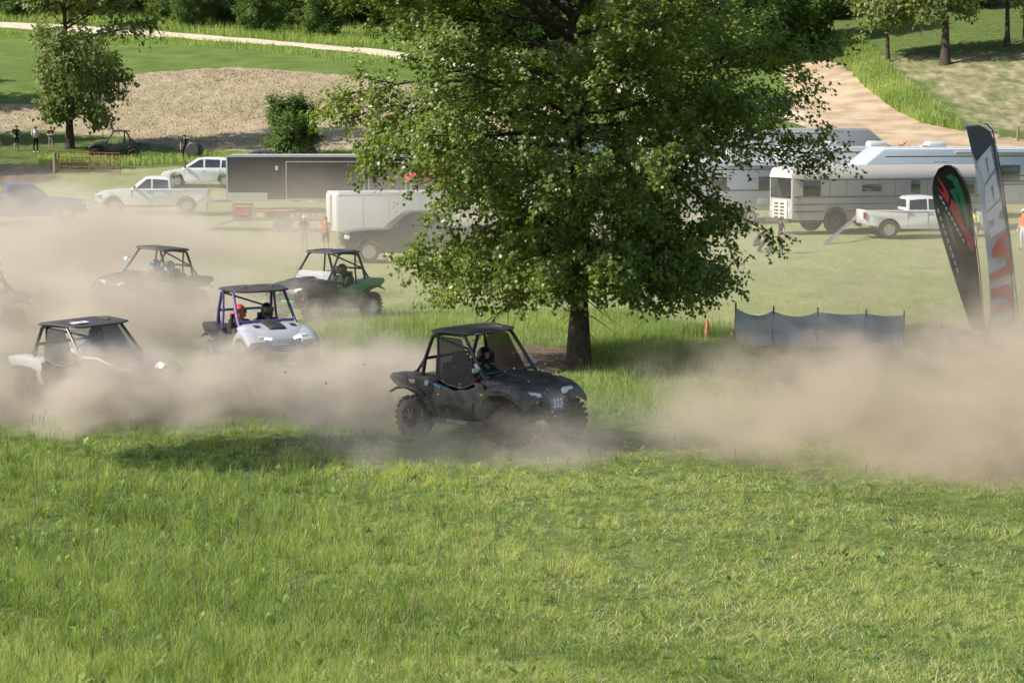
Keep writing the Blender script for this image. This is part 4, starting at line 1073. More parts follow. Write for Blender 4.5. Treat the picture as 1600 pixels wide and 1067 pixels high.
driver_in(b2, S2, 1, cloth('dark', (0.03, 0.03, 0.035)), black_h, 'dark helmeted driver inside the white buggy with yellow springs')

# dark buggy further back
q = gp(236, 490)
b3, S3 = buggy(q, from_deg(50, False), 'dark buggy with black roof and two riders emerging from the dust', blk, satin, blk, 'plate', net=False, tilt=(R(-2), R(-3)))
g = G(); g.box((.34, -.78, 1.52), (.06, .14, .11)); g.tube([(.34, -.60, 1.45), (.34, -.72, 1.52)], .014, 6); g.build('mirror', mat('pale_blue', (0.45, 0.62, 0.75), 0.5), b3, bevel=.02)
driver_in(b3, S3, -1, cloth('red', (0.45, 0.03, 0.04)), blue_h, 'blue helmeted passenger in the dark buggy far back in the dust')
driver_in(b3, S3, 1, cloth('dark', (0.03, 0.03, 0.035)), blue_h, 'blue helmeted driver of the dark buggy far back in the dust')

# pale buggy with purple cage
q = gp(408, 586)
b4, S4 = buggy(q, from_deg(64), 'pale grey buggy with purple roll cage and lit headlights', grey_white, satin, purple, 'long', fenderm=satin, frontm=grey_white, tilt=(R(1), R(-2)), lamps=lampm)
for s in (-1, 1):
    g = G()
    for k in range(3): g.ball((1.475, s * (.27 + .06 * k), .875 + .01 * k), .022, 8, 6)
    g.build('headlight_bulbs', lamp_on, b4)
driver_in(b4, S4, -1, cloth('dark', (0.03, 0.03, 0.035)), red_h, 'red helmeted passenger in the pale buggy with purple cage')
driver_in(b4, S4, 1, cloth('dark', (0.03, 0.03, 0.035)), black_h, 'black helmeted driver of the pale buggy with purple cage')

# black and green buggy
q = gp(508, 499)
b5, S5 = buggy(q, from_deg(52, False), 'black and green buggy with half windshield beside the rough grass', blk, blk, blk, 'plate', fenderm=green_p, frontm=blk, windshield='half', rimm=alu, tilt=(R(0), R(-1)), steer=R(-10), sy=.98)
g = G(); g.plate([(.30, .74), (.34, .92), (-.12, .885), (-.42, .955), (-.60, .985), (-.62, .74)], 'y', .715, .748); g.build('door_band', mat('dark_green_paint', (0.012, 0.14, 0.035), 0.4), b5, bevel=.01)
text_obj('door_lettering', 'WILDCAT', .15, mat('green_print', (0.10, 0.42, 0.18), 0.5), b5, frame((-.14, .752, .83), (-1, 0, 0), (0, 0, 1)), xscale=1.1)
g = G(); g.box((1.40, .50, .70), (.02, .20, .24), (0, 0, .5)); pl = g.build('number_plate', blk, b5)
text_obj('plate_digit', '2', .22, white_print, b5, frame((1.42, .50, .70), (-.45, .89, 0), (0, 0, 1)), bold=.004)
g = G(); g.box((1.47, .36, .80), (.07, .16, .05)); g.box((1.53, .05, .58), (.04, .44, .05)); g.box((1.50, -.36, .80), (.06, .16, .05)); g.build('green_trim', mat('bright_green', (0.06, 0.55, 0.10), 0.4), b5)
g = G(); g.box((1.34, .47, .90), (.06, .07, .06)); g.build('indicator', amber, b5, bevel=.01)
driver_in(b5, S5, 1, cloth('dark_green', (0.02, 0.05, 0.03)), black_h, 'dark helmeted driver seated in the black and green buggy')

# buggy cut by the edge
q = gp(-62, 522)
b6, S6 = buggy(q, from_deg(40, False), 'dark buggy with pale side panels half hidden at the frame edge', blk, bwhite, blk, 'plate', tilt=(R(-2), R(-2)), fenderm=bwhite)
driver_in(b6, S6, 1, cloth('dark', (0.03, 0.03, 0.035)), black_h, 'dark helmeted driver of the buggy at the frame edge')
# parked utility buggy in the shade
q = gp(180, 249)
b7, S7 = buggy(q, from_deg(8, False), 'dark utility buggy parked in the shade behind the red gate', satin, satin, blk, 'plate', sx=1.08, sz=1.0, windshield='full')

# ================================================================== ROAD VEHICLES
def arch(cx, r, z0, n=9):
    """wheel-arch notch in a lower edge, walked from front (+x) to rear"""
    a0 = math.asin(min(1, max(-1, (z0 - .40) / r)))
    return [(cx + r * math.cos(a), .40 + r * math.sin(a)) for a in [a0 + (math.pi - 2 * a0) * k / (n - 1) for k in range(n)]]
def road_vehicle(name, cat, loc, rz, label, paint, kind, rimm=alu, trim=None, glass=glass_dark, group='parked vehicles', bed_cover=False, band=None):
    root = empty(name, loc, rz, label, cat, group)
    trim = trim or blk
    if kind == 'pickup':
        HW, fa, ra, wk, wy = 1.0, 1.95, -1.80, 'truck', .86
        low = [(-2.93, .62), (-2.95, 1.24), (-2.90, 1.29), (-.98, 1.29), (1.05, 1.26), (1.22, 1.27), (2.0, 1.25), (2.62, 1.17), (2.84, 1.05), (2.92, .80), (2.90, .48)] + [(2.48, .46)] + arch(fa, .50, .46) + [(1.40, .44), (-1.26, .44)] + arch(ra, .50, .48) + [(-2.36, .55)]
        cab = [(-1.0, 1.26), (-.96, 1.80), (-.86, 1.90), (-.40, 1.94), (.22, 1.93), (.40, 1.87), (1.16, 1.26)]
        zb, zr, hb, hr = 1.26, 1.94, .95, .74
        wins = [[(-.88, 1.31), (-.84, 1.74), (-.06, 1.80), (-.06, 1.31)], [(.02, 1.31), (.02, 1.80), (.26, 1.79), (.80, 1.31)]]
        ws = [(.44, 1.82), (1.06, 1.32)]; rw = [(-.985, 1.42), (-.955, 1.76)]
        doors = [-.94, -.02, 1.02]
    elif kind == 'suv':
        HW, fa, ra, wk, wy = .94, 1.42, -1.38, 'car', .80
        low = [(-2.28, .50), (-2.33, .85), (-2.28, 1.02), (-2.2, 1.06), (1.05, 1.04), (1.7, .98), (2.15, .88), (2.32, .72), (2.34, .42), (2.2, .30)] + [(1.86, .30)] + arch(fa, .42, .32) + [(.95, .28), (-.92, .28)] + arch(ra, .42, .32) + [(-1.84, .34)]
        cab = [(-2.24, 1.03), (-2.12, 1.36), (-1.90, 1.60), (-1.2, 1.69), (-.2, 1.71), (.22, 1.64), (1.18, 1.03)]
        zb, zr, hb, hr = 1.03, 1.71, .90, .68
        wins = [[(-2.02, 1.10), (-1.80, 1.46), (-1.22, 1.55), (-1.18, 1.10)], [(-1.10, 1.10), (-1.10, 1.56), (-.24, 1.59), (-.22, 1.10)], [(-.14, 1.10), (-.14, 1.59), (.10, 1.56), (.82, 1.10)]]
        ws = [(.26, 1.60), (1.10, 1.09)]; rw = [(-2.20, 1.14), (-1.98, 1.52)]
        doors = [-1.14, -.18, .98]
    else:
        HW, fa, ra, wk, wy = .91, 1.40, -1.36, 'car', .78
        low = [(-2.30, .48), (-2.34, .80), (-2.26, .96), (-1.6, .99), (1.0, .95), (1.6, .90), (2.1, .80), (2.32, .66), (2.34, .40), (2.2, .26)] + [(1.84, .26)] + arch(fa, .41, .28) + [(.95, .22), (-.92, .22)] + arch(ra, .41, .28) + [(-1.82, .30)]
        cab = [(-1.78, .95), (-1.05, 1.34), (-.60, 1.43), (.0, 1.44), (.30, 1.38), (1.15, .94)]
        zb, zr, hb, hr = .95, 1.44, .86, .62
        wins = [[(-1.38, 1.01), (-.96, 1.27), (-.42, 1.34), (-.40, 1.01)], [(-.32, 1.01), (-.32, 1.35), (.12, 1.33), (.82, 1.01)]]
        ws = [(.34, 1.34), (1.06, .99)]; rw = [(-1.68, 1.0), (-1.10, 1.30)]
        doors = [-.90, -.36, .90]
    def hw(x, z): return HW * (1 - .10 * max(0, (abs(x) - 1.9) / .95) ** 2) * (1 - .05 * max(0, z - .8) - .06 * max(0, .6 - z))
    g = G(); g.plate(low, 'y', lambda a, b: -hw(a, b), hw); body = g.build('body', paint, root, bevel=.035)
    def ch(z): return hb + (hr - hb) * (z - zb) / (zr - zb)
    g = G(); g.plate(cab, 'y', lambda a, b: -ch(b), lambda a, b: ch(b)); g.build('cab', paint, root, bevel=.04)
    for s in (-1, 1):
        for w in wins:
            g = G(); g.plate(w, 'y', lambda a, b, s=s: s * (ch(b) - .02), lambda a, b, s=s: s * (ch(b) + .008)); g.build('side_window', glass, root, smooth=0)
        for dx in doors:
            g = G(); g.box((dx, s * (HW * .985), (zb + .52) / 2), (.012, .03, zb - .60)); g.build('door_seam', trim, body)
        for dx in doors[:-1]:
            g = G(); g.box((dx + .16, s * (HW * .985), zb - .14), (.20, .04, .03)); g.build('door_handle', chrome if kind == 'pickup' else paint, body, bevel=.008)
        x0 = ws[1][0] - .12
        g = G(); g.box((x0 - .08, s * (HW + .10), zb + .12), (.10, .20, .16), (0, 0, s * .2)); g.box((x0 - .05, s * (HW - .02), zb + .06), (.06, .14, .05)); g.build('wing_mirror', trim if band is None else band, root, bevel=.03)
        # lamps
        fx = low[9][0] if kind != 'pickup' else 2.86
        g = G(); g.box((fx - .10, s * HW * .76, (.98 if kind == 'pickup' else .70)), (.22, HW * .36, .16 if kind == 'pickup' else .11), (0, -.25, -s * .22)); g.build('headlight', lampm, root, bevel=.02)
        g = G(); g.box((low[1][0] + .02, s * HW * .86, (1.06 if kind == 'pickup' else .88)), (.07, HW * .20, .30 if kind == 'pickup' else .16)); g.build('tail_light', redlens, root, bevel=.015)
        for x in (fa, ra):
            g = G(); pts = [(x + (.50 if kind == 'pickup' else .42) * 1.02 * math.cos(a), s * (HW * .975), .40 + (.50 if kind == 'pickup' else .42) * 1.02 * math.sin(a)) for a in [R(6 + 168 * k / 12) for k in range(13)]]
            g.tube(pts, .028 if kind == 'pickup' else .014, 6); g.build('arch_trim', trim if kind == 'pickup' else paint, body)
            wheel(root, wk, x, s * wy, rimm)
    g = G(); wz = [ws[0], ws[1]]
    def wq(x, z, o): return [(x + o * .7, -ch(z) * .90, z + o * .7), (x + o * .7, ch(z) * .90, z + o * .7)]
    a, b = wq(ws[0][0], ws[0][1], .035), wq(ws[1][0], ws[1][1], .035); a2, b2 = wq(ws[0][0], ws[0][1], .0), wq(ws[1][0], ws[1][1], .0)
    g.loft([[a[0], a[1], a2[1], a2[0]], [b[0], b[1], b2[1], b2[0]]]); g.build('windscreen', glass, root, smooth=0)
    g = G(); x0, z0 = rw[0]; x1, z1 = rw[1]
    g.loft([[(x0 - .03, -ch(z0) * .86, z0 + .01), (x0 - .03, ch(z0) * .86, z0 + .01), (x0 + .03, ch(z0) * .86, z0), (x0 + .03, -ch(z0) * .86, z0)], [(x1 - .03, -ch(z1) * .82, z1 + .01), (x1 - .03, ch(z1) * .82, z1 + .01), (x1 + .03, ch(z1) * .82, z1), (x1 + .03, -ch(z1) * .82, z1)]]); g.build('rear_window', glass, root, smooth=0)
    if kind == 'pickup':
        g = G(); g.box((2.90, 0, .92), (.08, 1.30, .38)); gr = g.build('grille', blk, root, bevel=.03)
        g = G()
        for z in (.82, .92, 1.02): g.box((2.95, 0, z), (.03, 1.26, .035))
        g.build('grille_bar', band or chrome, gr, bevel=.008)
        g = G(); g.box((2.93, 0, .58), (.16, 1.86, .20)); g.build('front_bumper', band or chrome, root, bevel=.04)
        g = G(); g.box((-2.98, 0, .60), (.16, 1.80, .18)); g.build('rear_bumper', band or chrome, root, bevel=.03)
        g = G(); g.box((-1.95, 0, 1.292), (1.72, 1.62, .03)); g.build('bed_cover' if bed_cover else 'bed_liner', blk, root, bevel=.008)
        g = G(); g.box((-2.955, 0, 1.0), (.02, 1.5, .42)); g.build('tailgate', paint, root, bevel=.006)
    else:
        g = G(); g.box((2.31, 0, .60), (.06, 1.0, .18)); g.build('grille', blk, root, bevel=.02)
        g = G(); g.box((2.30, 0, .38), (.10, 1.5, .14)); g.build('front_bumper', blk, root, bevel=.03)
        g = G(); g.box((-2.30, 0, .46), (.10, 1.6, .14)); g.build('rear_bumper', blk, root, bevel=.03)
    g = G(); g.box((0, 0, .42), (2 * fa + .6, HW * 1.7, .16)); g.build('underbody', blk, root)
    return root
def mid_(v): return sum(v) / len(v)
blue_paint = mat('blue_paint', (0.02, 0.075, 0.27), 0.3, coat=0.6, dusty=0.06)
black_paint = mat('black_paint', (0.010, 0.010, 0.012), 0.25, coat=0.6, dusty=0.05)
slate_paint = mat('slate_paint', (0.045, 0.048, 0.06), 0.3, coat=0.5)
silver_paint = mat('silver_paint', (0.55, 0.56, 0.57), 0.3, metal=0.3, coat=0.4, dusty=0.10)
white_glass = glass_dark
road_vehicle('pickup_truck', 'pickup truck', gp(240, 333), R(184), 'white crew cab pickup hitched to the long black trailer', white_paint, 'pickup')
road_vehicle('pickup_truck', 'pickup truck', gp(38, 348), R(24), 'dark blue pickup with black bed cover in the drifting dust', blue_paint, 'pickup', bed_cover=True, band=blk)
road_vehicle('pickup_truck', 'pickup truck', gp(650, 407), R(190), 'black pickup with chrome grille parked by the white cargo trailer', black_paint, 'pickup')
road_vehicle('pickup_truck', 'pickup truck', gp(1442, 371), R(3), 'silver white pickup parked beside the long grey bus', mat('silver_white', (0.66, 0.66, 0.66), 0.3, coat=0.4, dusty=0.15), 'pickup')
road_vehicle('pickup_truck', 'pickup truck', gp(1090, 246), R(186), 'white pickup glimpsed through the oak above the campers', white_paint, 'pickup')
road_vehicle('suv', 'suv', gp(317, 291), R(182), 'white suv parked behind the white crew cab pickup', white_paint, 'suv')
road_vehicle('sedan', 'sedan', gp(405, 271), R(183), 'dark slate sedan parked behind the black trailer', slate_paint, 'sedan')
road_vehicle('suv', 'suv', gp(722, 300), R(186), 'dark suv partly hidden by the oak leaves above the white cargo trailer', slate_paint, 'suv')

# ------------------------------------------------------------------ trailers, campers, bus
def box_body(L, W, z0, z1, nose=0.0, rear=0.0, r=.10, slope=0.0):
    """rounded box from x=-L/2 to L/2; nose / rear are how far the ends slant back at the top"""
    g = G(); secs = []
    def sec(x, top, ins):
        hw = W / 2 - ins
        return [(x, -hw, z0), (x, hw, z0), (x, hw, top - r), (x, hw - r * .3, top - r * .3), (x, hw - r, top), (x, -hw + r, top), (x, -hw + r * .3, top - r * .3), (x, -hw, top - r)]
    secs.append(sec(-L / 2 + 0, z1 - rear * .8 if rear else z1 - r * .5, .04))
    secs.append(sec(-L / 2 + .06 + rear, z1, 0)); secs.append(sec(L / 2 - .06 - nose, z1, 0)); secs.append(sec(L / 2, z1 - nose * .8 if nose else z1 - r * .5, .04))
    return g.loft(secs)
def rails(root, name, L, W, z, h, m, proud=.012, x0=None, x1=None):
    a, b = (-L / 2 + .05 if x0 is None else x0), (L / 2 - .05 if x1 is None else x1)
    for s in (-1, 1):
        g = G(); g.box(((a + b) / 2, s * (W / 2 + proud / 2), z), (b - a, proud, h)); g.build(name, m, root)
def window(root, x, s, W, z, w, h, fm=None, name='window'):
    g = G(); g.box((x, s * (W / 2 + .008), z), (w, .03, h)); o = g.build(name, glass_dark, root, bevel=.01)
    if fm is not None:
        g = G()
        for dx, dz, sx_, sz_ in ((0, h / 2, w + .08, .04), (0, -h / 2, w + .08, .04), (w / 2, 0, .04, h), (-w / 2, 0, .04, h)): g.box((x + dx, s * (W / 2 + .014), z + dz), (sx_, .034, sz_))
        g.build('window_frame', fm, o)
    return o
def ac_unit(root, x, z, m):
    g = G(); g.loft([[(x + dx, y * k, zz) for dx, y in ((-.5 * k, -.36), (.5 * k, -.36), (.5 * k, .36), (-.5 * k, .36))] for k, zz in ((1, z), (1, z + .18), (.85, z + .30))]); g.build('roof_air_conditioner', m, root, bevel=.05)
camper_white = mat('camper_white', (0.50, 0.51, 0.52), 0.45, coat=0.1, dusty=0.15)
camper_shaded = mat('camper_white_shaded', (0.47, 0.52, 0.57), 0.4, coat=0.2, dusty=0.06)  # white shell, tinted blue for the shade on its near side
camper_grey = mat('camper_grey', (0.42, 0.41, 0.41), 0.5, dusty=0.1)
beige = mat('bus_beige', (0.38, 0.355, 0.32), 0.5, dusty=0.15)
cream = mat('bus_cream', (0.72, 0.68, 0.57), 0.45, dusty=0.1)
dark_trim = mat('dark_trim', (0.06, 0.06, 0.065), 0.5)
grey_rail = mat('grey_rail', (0.14, 0.14, 0.14), 0.5, dusty=0.1)
roofwhite = mat('roof_white', (0.60, 0.60, 0.59), 0.5, dusty=0.15)
trailer_black = mat('trailer_black', (0.010, 0.009, 0.010), 0.6, spec=0.2, dusty=0.03)
def axle(root, xs, W, kind='trailer', rm=None):
    for x in xs:
        for s in (-1, 1): wheel(root, kind, x, s * (W / 2 - .13), rm or alu)
def tongue(root, x0, x1, z, m):
    g = G()
    for s in (-1, 1): g.tube([(x0, .55 * s, z), (x1, .03 * s, z)], .05, 6)
    g.tube([(x1 - .3, 0, z), (x1 - .3, 0, .03)], .035, 6); g.box((x1, 0, z + .03), (.2, .1, .1)); g.build('tongue', m, root)

# long black race trailer
q = gp(541, 331)
t = empty('race_trailer', q, R(180), 'long black enclosed trailer with two framed side panels', 'trailer')
L, W = 12.4, 2.5
box_body(L, W, .62, 3.02, nose=.10, r=.08).build('shell', trailer_black, t, smooth=40)
rails(t, 'top_rail', L, W, 2.97, .09, alu); rails(t, 'bottom_rail', L, W, .66, .07, alu)
g = G(); g.box((0, 0, 3.035), (L - .2, W - .2, .03)); g.build('roof', roofwhite, t)
for s in (-1, 1):
    for x, w in ((1.0, 4.1), (-3.3, 4.0)):
        g = G()
        for dx, dz, sx_, sz_ in ((0, .98, w, .05), (0, -.98, w, .05), (w / 2, 0, .05, 1.98), (-w / 2, 0, .05, 1.98)): g.box((x + dx, s * (W / 2 + .02), 1.70 + dz), (sx_, .04, sz_))
        fr = g.build('panel_frame', alu, t)
        g = G(); g.box((x, s * (W / 2 + .006), 1.70), (w - .05, .02, 1.9)); g.build('awning_panel', mat('trailer_panel', (0.016, 0.014, 0.013), 0.65, spec=0.2, dusty=0.05), t)
    g = G(); g.box((L / 2 - 1.1, s * (W / 2 + .01), .85), (2.1, .02, .42)); g.build('stone_guard', alu, t)
    g = G(); g.box((3.55, s * (W / 2 + .03), 2.35), (.14, .06, .22)); g.build('porch_light', roofwhite, t)
    for k in range(12):
        g = G(); g.box((-5.4 + k * .72, s * (W / 2 + .014), .60), (.36, .02, .06)); g.build('reflector', redlens if k % 2 else white_print, t)
    g = G(); g.box((L / 2 - .02, s * (W / 2 - .02), 1.8), (.10, .10, 2.3)); g.build('corner_post', alu, t, bevel=.02)
axle(t, (-1.6, -.75), W); tongue(t, L / 2, L / 2 + 1.5, .56, steel_dark)
# white cargo trailer
q = gp(612, 376)
t = empty('cargo_trailer', q, R(18), 'white enclosed cargo trailer behind the black pickup', 'trailer')
L, W = 5.6, 2.2
box_body(L, W, .50, 2.28, nose=.25, r=.12).build('shell', camper_white, t, smooth=40)
rails(t, 'top_rail', L, W, 2.12, .05, alu); rails(t, 'bottom_rail', L, W, .54, .08, alu)
for s in (-1, 1):
    g = G()
    for dx, dz, sx_, sz_ in ((0, .85, .85, .04), (0, -.85, .85, .04), (.42, 0, .04, 1.7), (-.42, 0, .04, 1.7)): g.box((1.5 + dx, s * (W / 2 + .012), 1.40 + dz * .9), (sx_, .03, sz_ * (.9 if sz_ > 1 else 1)))
    g.build('side_door_frame', alu, t)
    for x in (-1.6, -.4, .7, 2.3): g = G(); g.box((x, s * (W / 2 + .004), 1.4), (.02, .012, 1.6)); g.build('panel_seam', camper_grey, t)
    g = G(); g.box((-L / 2 - .01, s * .55, 1.36), (.03, 1.0, 1.58)); d_ = g.build('rear_door', camper_white, t, bevel=.01)
    g = G(); g.tube([(-L / 2 - .05, s * .12, .65), (-L / 2 - .05, s * .12, 2.1)], .018, 6); g.build('lock_bar', alu, d_)
axle(t, (-.3, -1.1), W); tongue(t, L / 2, L / 2 + 1.2, .48, steel_dark)
# red canopy behind it
q = gp(690, 352)
t = empty('canopy_tent', q, R(8), 'red canopy tent behind the white cargo trailer', 'tent')
g = G(); g.loft([[(-1.7, -1.5, 2.25), (1.7, -1.5, 2.25), (1.7, 1.5, 2.25), (-1.7, 1.5, 2.25)], [(-1.72, -1.52, 2.45), (1.72, -1.52, 2.45), (1.72, 1.52, 2.45), (-1.72, 1.52, 2.45)], [(-.05, -.05, 3.0), (.05, -.05, 3.0), (.05, .05, 3.0), (-.05, .05, 3.0)]])
g.build('canopy', mat('red_canvas', (0.55, 0.02, 0.03), 0.7), t, smooth=0)
for x in (-1.65, 1.65):
    for y in (-1.45, 1.45): g = G(); g.tube([(x, y, 0), (x, y, 2.3)], .025, 6); g.build('leg', alu, t)
# open utility trailer with red tank
q = gp(442, 361)
t = empty('utility_trailer', q, R(178), 'rusty open utility trailer with mesh ramp down', 'trailer')
rust = mat('rusty_steel', (0.16, 0.075, 0.045), 0.8, noise=(8, (0.06, 0.05, 0.05), 4))
L, W = 4.4, 2.0
g = G(); g.box((0, 0, .58), (L, W, .10)); g.build('deck', mat('weathered_planks', (0.28, 0.22, 0.16), 0.9, noise=(5, (0.2, 0.15, 0.1), 4)), t)
for s in (-1, 1):
    for z in (.62, .98):
        g = G(); g.tube([(-L / 2, s * W / 2, z), (L / 2, s * W / 2, z)], .03, 6); g.build('side_rail', rust, t)
    for k in range(7):
        x = -L / 2 + L * k / 6; g = G(); g.tube([(x, s * W / 2, .5), (x, s * W / 2, .99)], .025, 6); g.build('stake', rust, t)
    g = G(); g.loft([[(x, s * (W / 2 + y), z) for y in (.02, .26)] + [(x, s * (W / 2 + y), z - .03) for y in (.26, .02)] for x, z in ((-.65, .55), (-.5, .78), (0, .86), (.5, .78), (.65, .55))]); g.build('mudguard', steel_dark, t)
for s in (-1, 1): wheel(t, 'trailer', 0, s * (W / 2 + .13), steel_dark)
g = G(); g.loft([[(L / 2 + .05, -.9, .6), (L / 2 + .05, .9, .6), (L / 2 + .05, .9, .55), (L / 2 + .05, -.9, .55)], [(L / 2 + 1.6, -.9, .06), (L / 2 + 1.6, .9, .06), (L / 2 + 1.6, .9, .02), (L / 2 + 1.6, -.9, .02)]]); g.build('ramp', steel_dark, t)
g = G(); g.tube([(1.9, .4, .98), (-.6, .4, 1.02)], .035, 6); g.build('orange_bar', mat('orange_paint', (0.75, 0.25, 0.03), 0.5), t)
tongue(t, -L / 2, -L / 2 - 1.0, .5, rust)
P0 = Vector(q) + Vector((-1.85, -.5, .635))
t = empty('generator', P0, R(178), 'red generator standing on the end of the utility trailer', 'generator')
g = G(); g.box((0, 0, .36), (.7, .55, .42)); g.build('fuel_tank', mat('red_paint', (0.55, 0.03, 0.03), 0.4), t, bevel=.06)
g = G(); g.box((0, 0, .10), (.66, .5, .16)); g.build('engine', blk, t, bevel=.02)
g = G()
for s in (-1, 1): g.tube([(-.45, .34 * s, 0), (-.45, .34 * s, .68), (.45, .34 * s, .68), (.45, .34 * s, 0)], .025, 6)
g.build('tube_frame', blk, t)
t = empty('cargo_box', Vector(q) + Vector((-.25, 0.1, .63)), R(178), 'low dark cargo box on the deck of the utility trailer', 'box')
g = G(); g.box((0, 0, .19), (1.1, .7, .36)); g.build('box_body', blk, t, bevel=.03); g = G(); g.box((0, 0, .40), (1.14, .74, .06)); g.build('lid', steel_dark, t, bevel=.02)

# the long bus
q0 = gp(1222, 368); ang = R(19)
Lb, W = 11.0, 2.5
q = Vector((q0.x + math.cos(ang) * Lb / 2, q0.y + math.sin(ang) * Lb / 2 + .6, 0)); q.z = Hs(q.x, q.y)
t = empty('bus', q, ang + math.pi, 'long grey converted bus with dark window bands', 'bus')
g = G(); rs = []
for x, k in ((-Lb / 2, .96), (-Lb / 2 + .15, 1), (Lb / 2 - .25, 1), (Lb / 2, .95)):
    hw = W / 2 * k; rs.append([(x, -hw, .55), (x, hw, .55), (x, hw, 2.35)] + [(x, hw * math.cos(a), 2.35 + .72 * k * math.sin(a) ** .9) for a in [R(12 * j) for j in range(1, 15)]] + [(x, -hw, 2.35)])
g.loft(rs).build('shell', beige, t, smooth=30)
for z, h in ((.95, .07), (1.28, .05), (1.62, .07), (2.42, .05)): rails(t, 'rub_rail', Lb, W, z, h, grey_rail, .03)
for s in (-1, 1):
    for k in range(12):
        x = -Lb / 2 + .5 + k * .86; g = G(); g.box((x, s * (W / 2 + .004), 2.02), (.02, .012, .76)); g.build('panel_seam', grey_rail, t)
    window(t, 4.55, s, W, 2.0, .95, .80, beige); window(t, 1.4, s, W, 2.02, 1.1, .36, beige); window(t, -.9, s, W, 2.05, .56, .70, beige); window(t, -3.6, s, W, 2.0, 1.0, .7, beige); window(t, -4.9, s, W, 2.0, .8, .7, beige)
    for x in (3.3, -3.0):
        g = G(); g.lathe([(.0, 0), (.60, 0), (.64, .03), (.64, .06), (.0, .06)], 24, 'y', (x, s * (W / 2 + .0) - (.05 if s > 0 else .01), .55)); g.build('wheel_well', dark_trim, t)
        wheel(t, 'bus', x, s * (W / 2 - .08), steel_dark)
    g = G(); g.tube([(x_, s * (W / 2 + .02), z_) for x_, z_ in [(3.3 + .66 * math.cos(R(a)), .55 + .66 * math.sin(R(a))) for a in range(0, 181, 15)]], .05, 6); g.build('arch_trim', beige, t)
    g = G(); g.box((Lb / 2 + .02, s * .95, 1.02), (.06, .18, .18)); g.build('headlight', lampm, t, bevel=.03)
g = G(); g.box((Lb / 2 + .01, 0, 2.02), (.05, 2.1, .92)); g.build('windscreen', glass_dark, t, bevel=.02)
g = G(); g.loft([[(Lb / 2 - .1, y, z) for y, z in ((-1.15, 2.50), (1.15, 2.50), (1.0, 2.98), (-1.0, 2.98))], [(Lb / 2 + .10, y, z) for y, z in ((-1.1, 2.50), (1.1, 2.50), (.85, 2.86), (-.85, 2.86))]]); g.build('front_cap', cream, t, bevel=.05)
g = G(); g.box((Lb / 2 + .03, 0, 1.0), (.10, 1.5, .92)); nose = g.build('front_panel', cream, t, bevel=.03)
for k in range(5):
    for s in (-.30, .30): g = G(); g.box((Lb / 2 + .085, s, .66 + k * .16), (.02, .42, .09)); g.build('grille_slot', dark_trim, nose)
g = G(); g.box((Lb / 2 + .12, 0, .52), (.22, 2.4, .20)); g.build('front_bumper', dark_trim, t, bevel=.03)
g = G(); g.box((0, 0, .52), (Lb - .6, W - .3, .18)); g.build('underframe', dark_trim, t)
# loading ramp and its crate
a, b = gp(1288, 383), gp(1338, 371)
t = empty('loading_ramp', a, 0, 'aluminium ladder ramp leaning on the silver pickup tailgate', 'ramp')
top = Vector((b.x, b.y, b.z + .95)) - a
for s in (-1, 1): g = G(); g.tube([Vector((0, .28 * s, .03)), top + Vector((0, .28 * s, 0))], .035, 6); g.build('side_rail', alu, t)
for k in range(10):
    p = top * ((k + .5) / 10); g = G(); g.tube([p + Vector((0, -.28, .03)), p + Vector((0, .28, .03))], .025, 6); g.build('rung', alu, t)

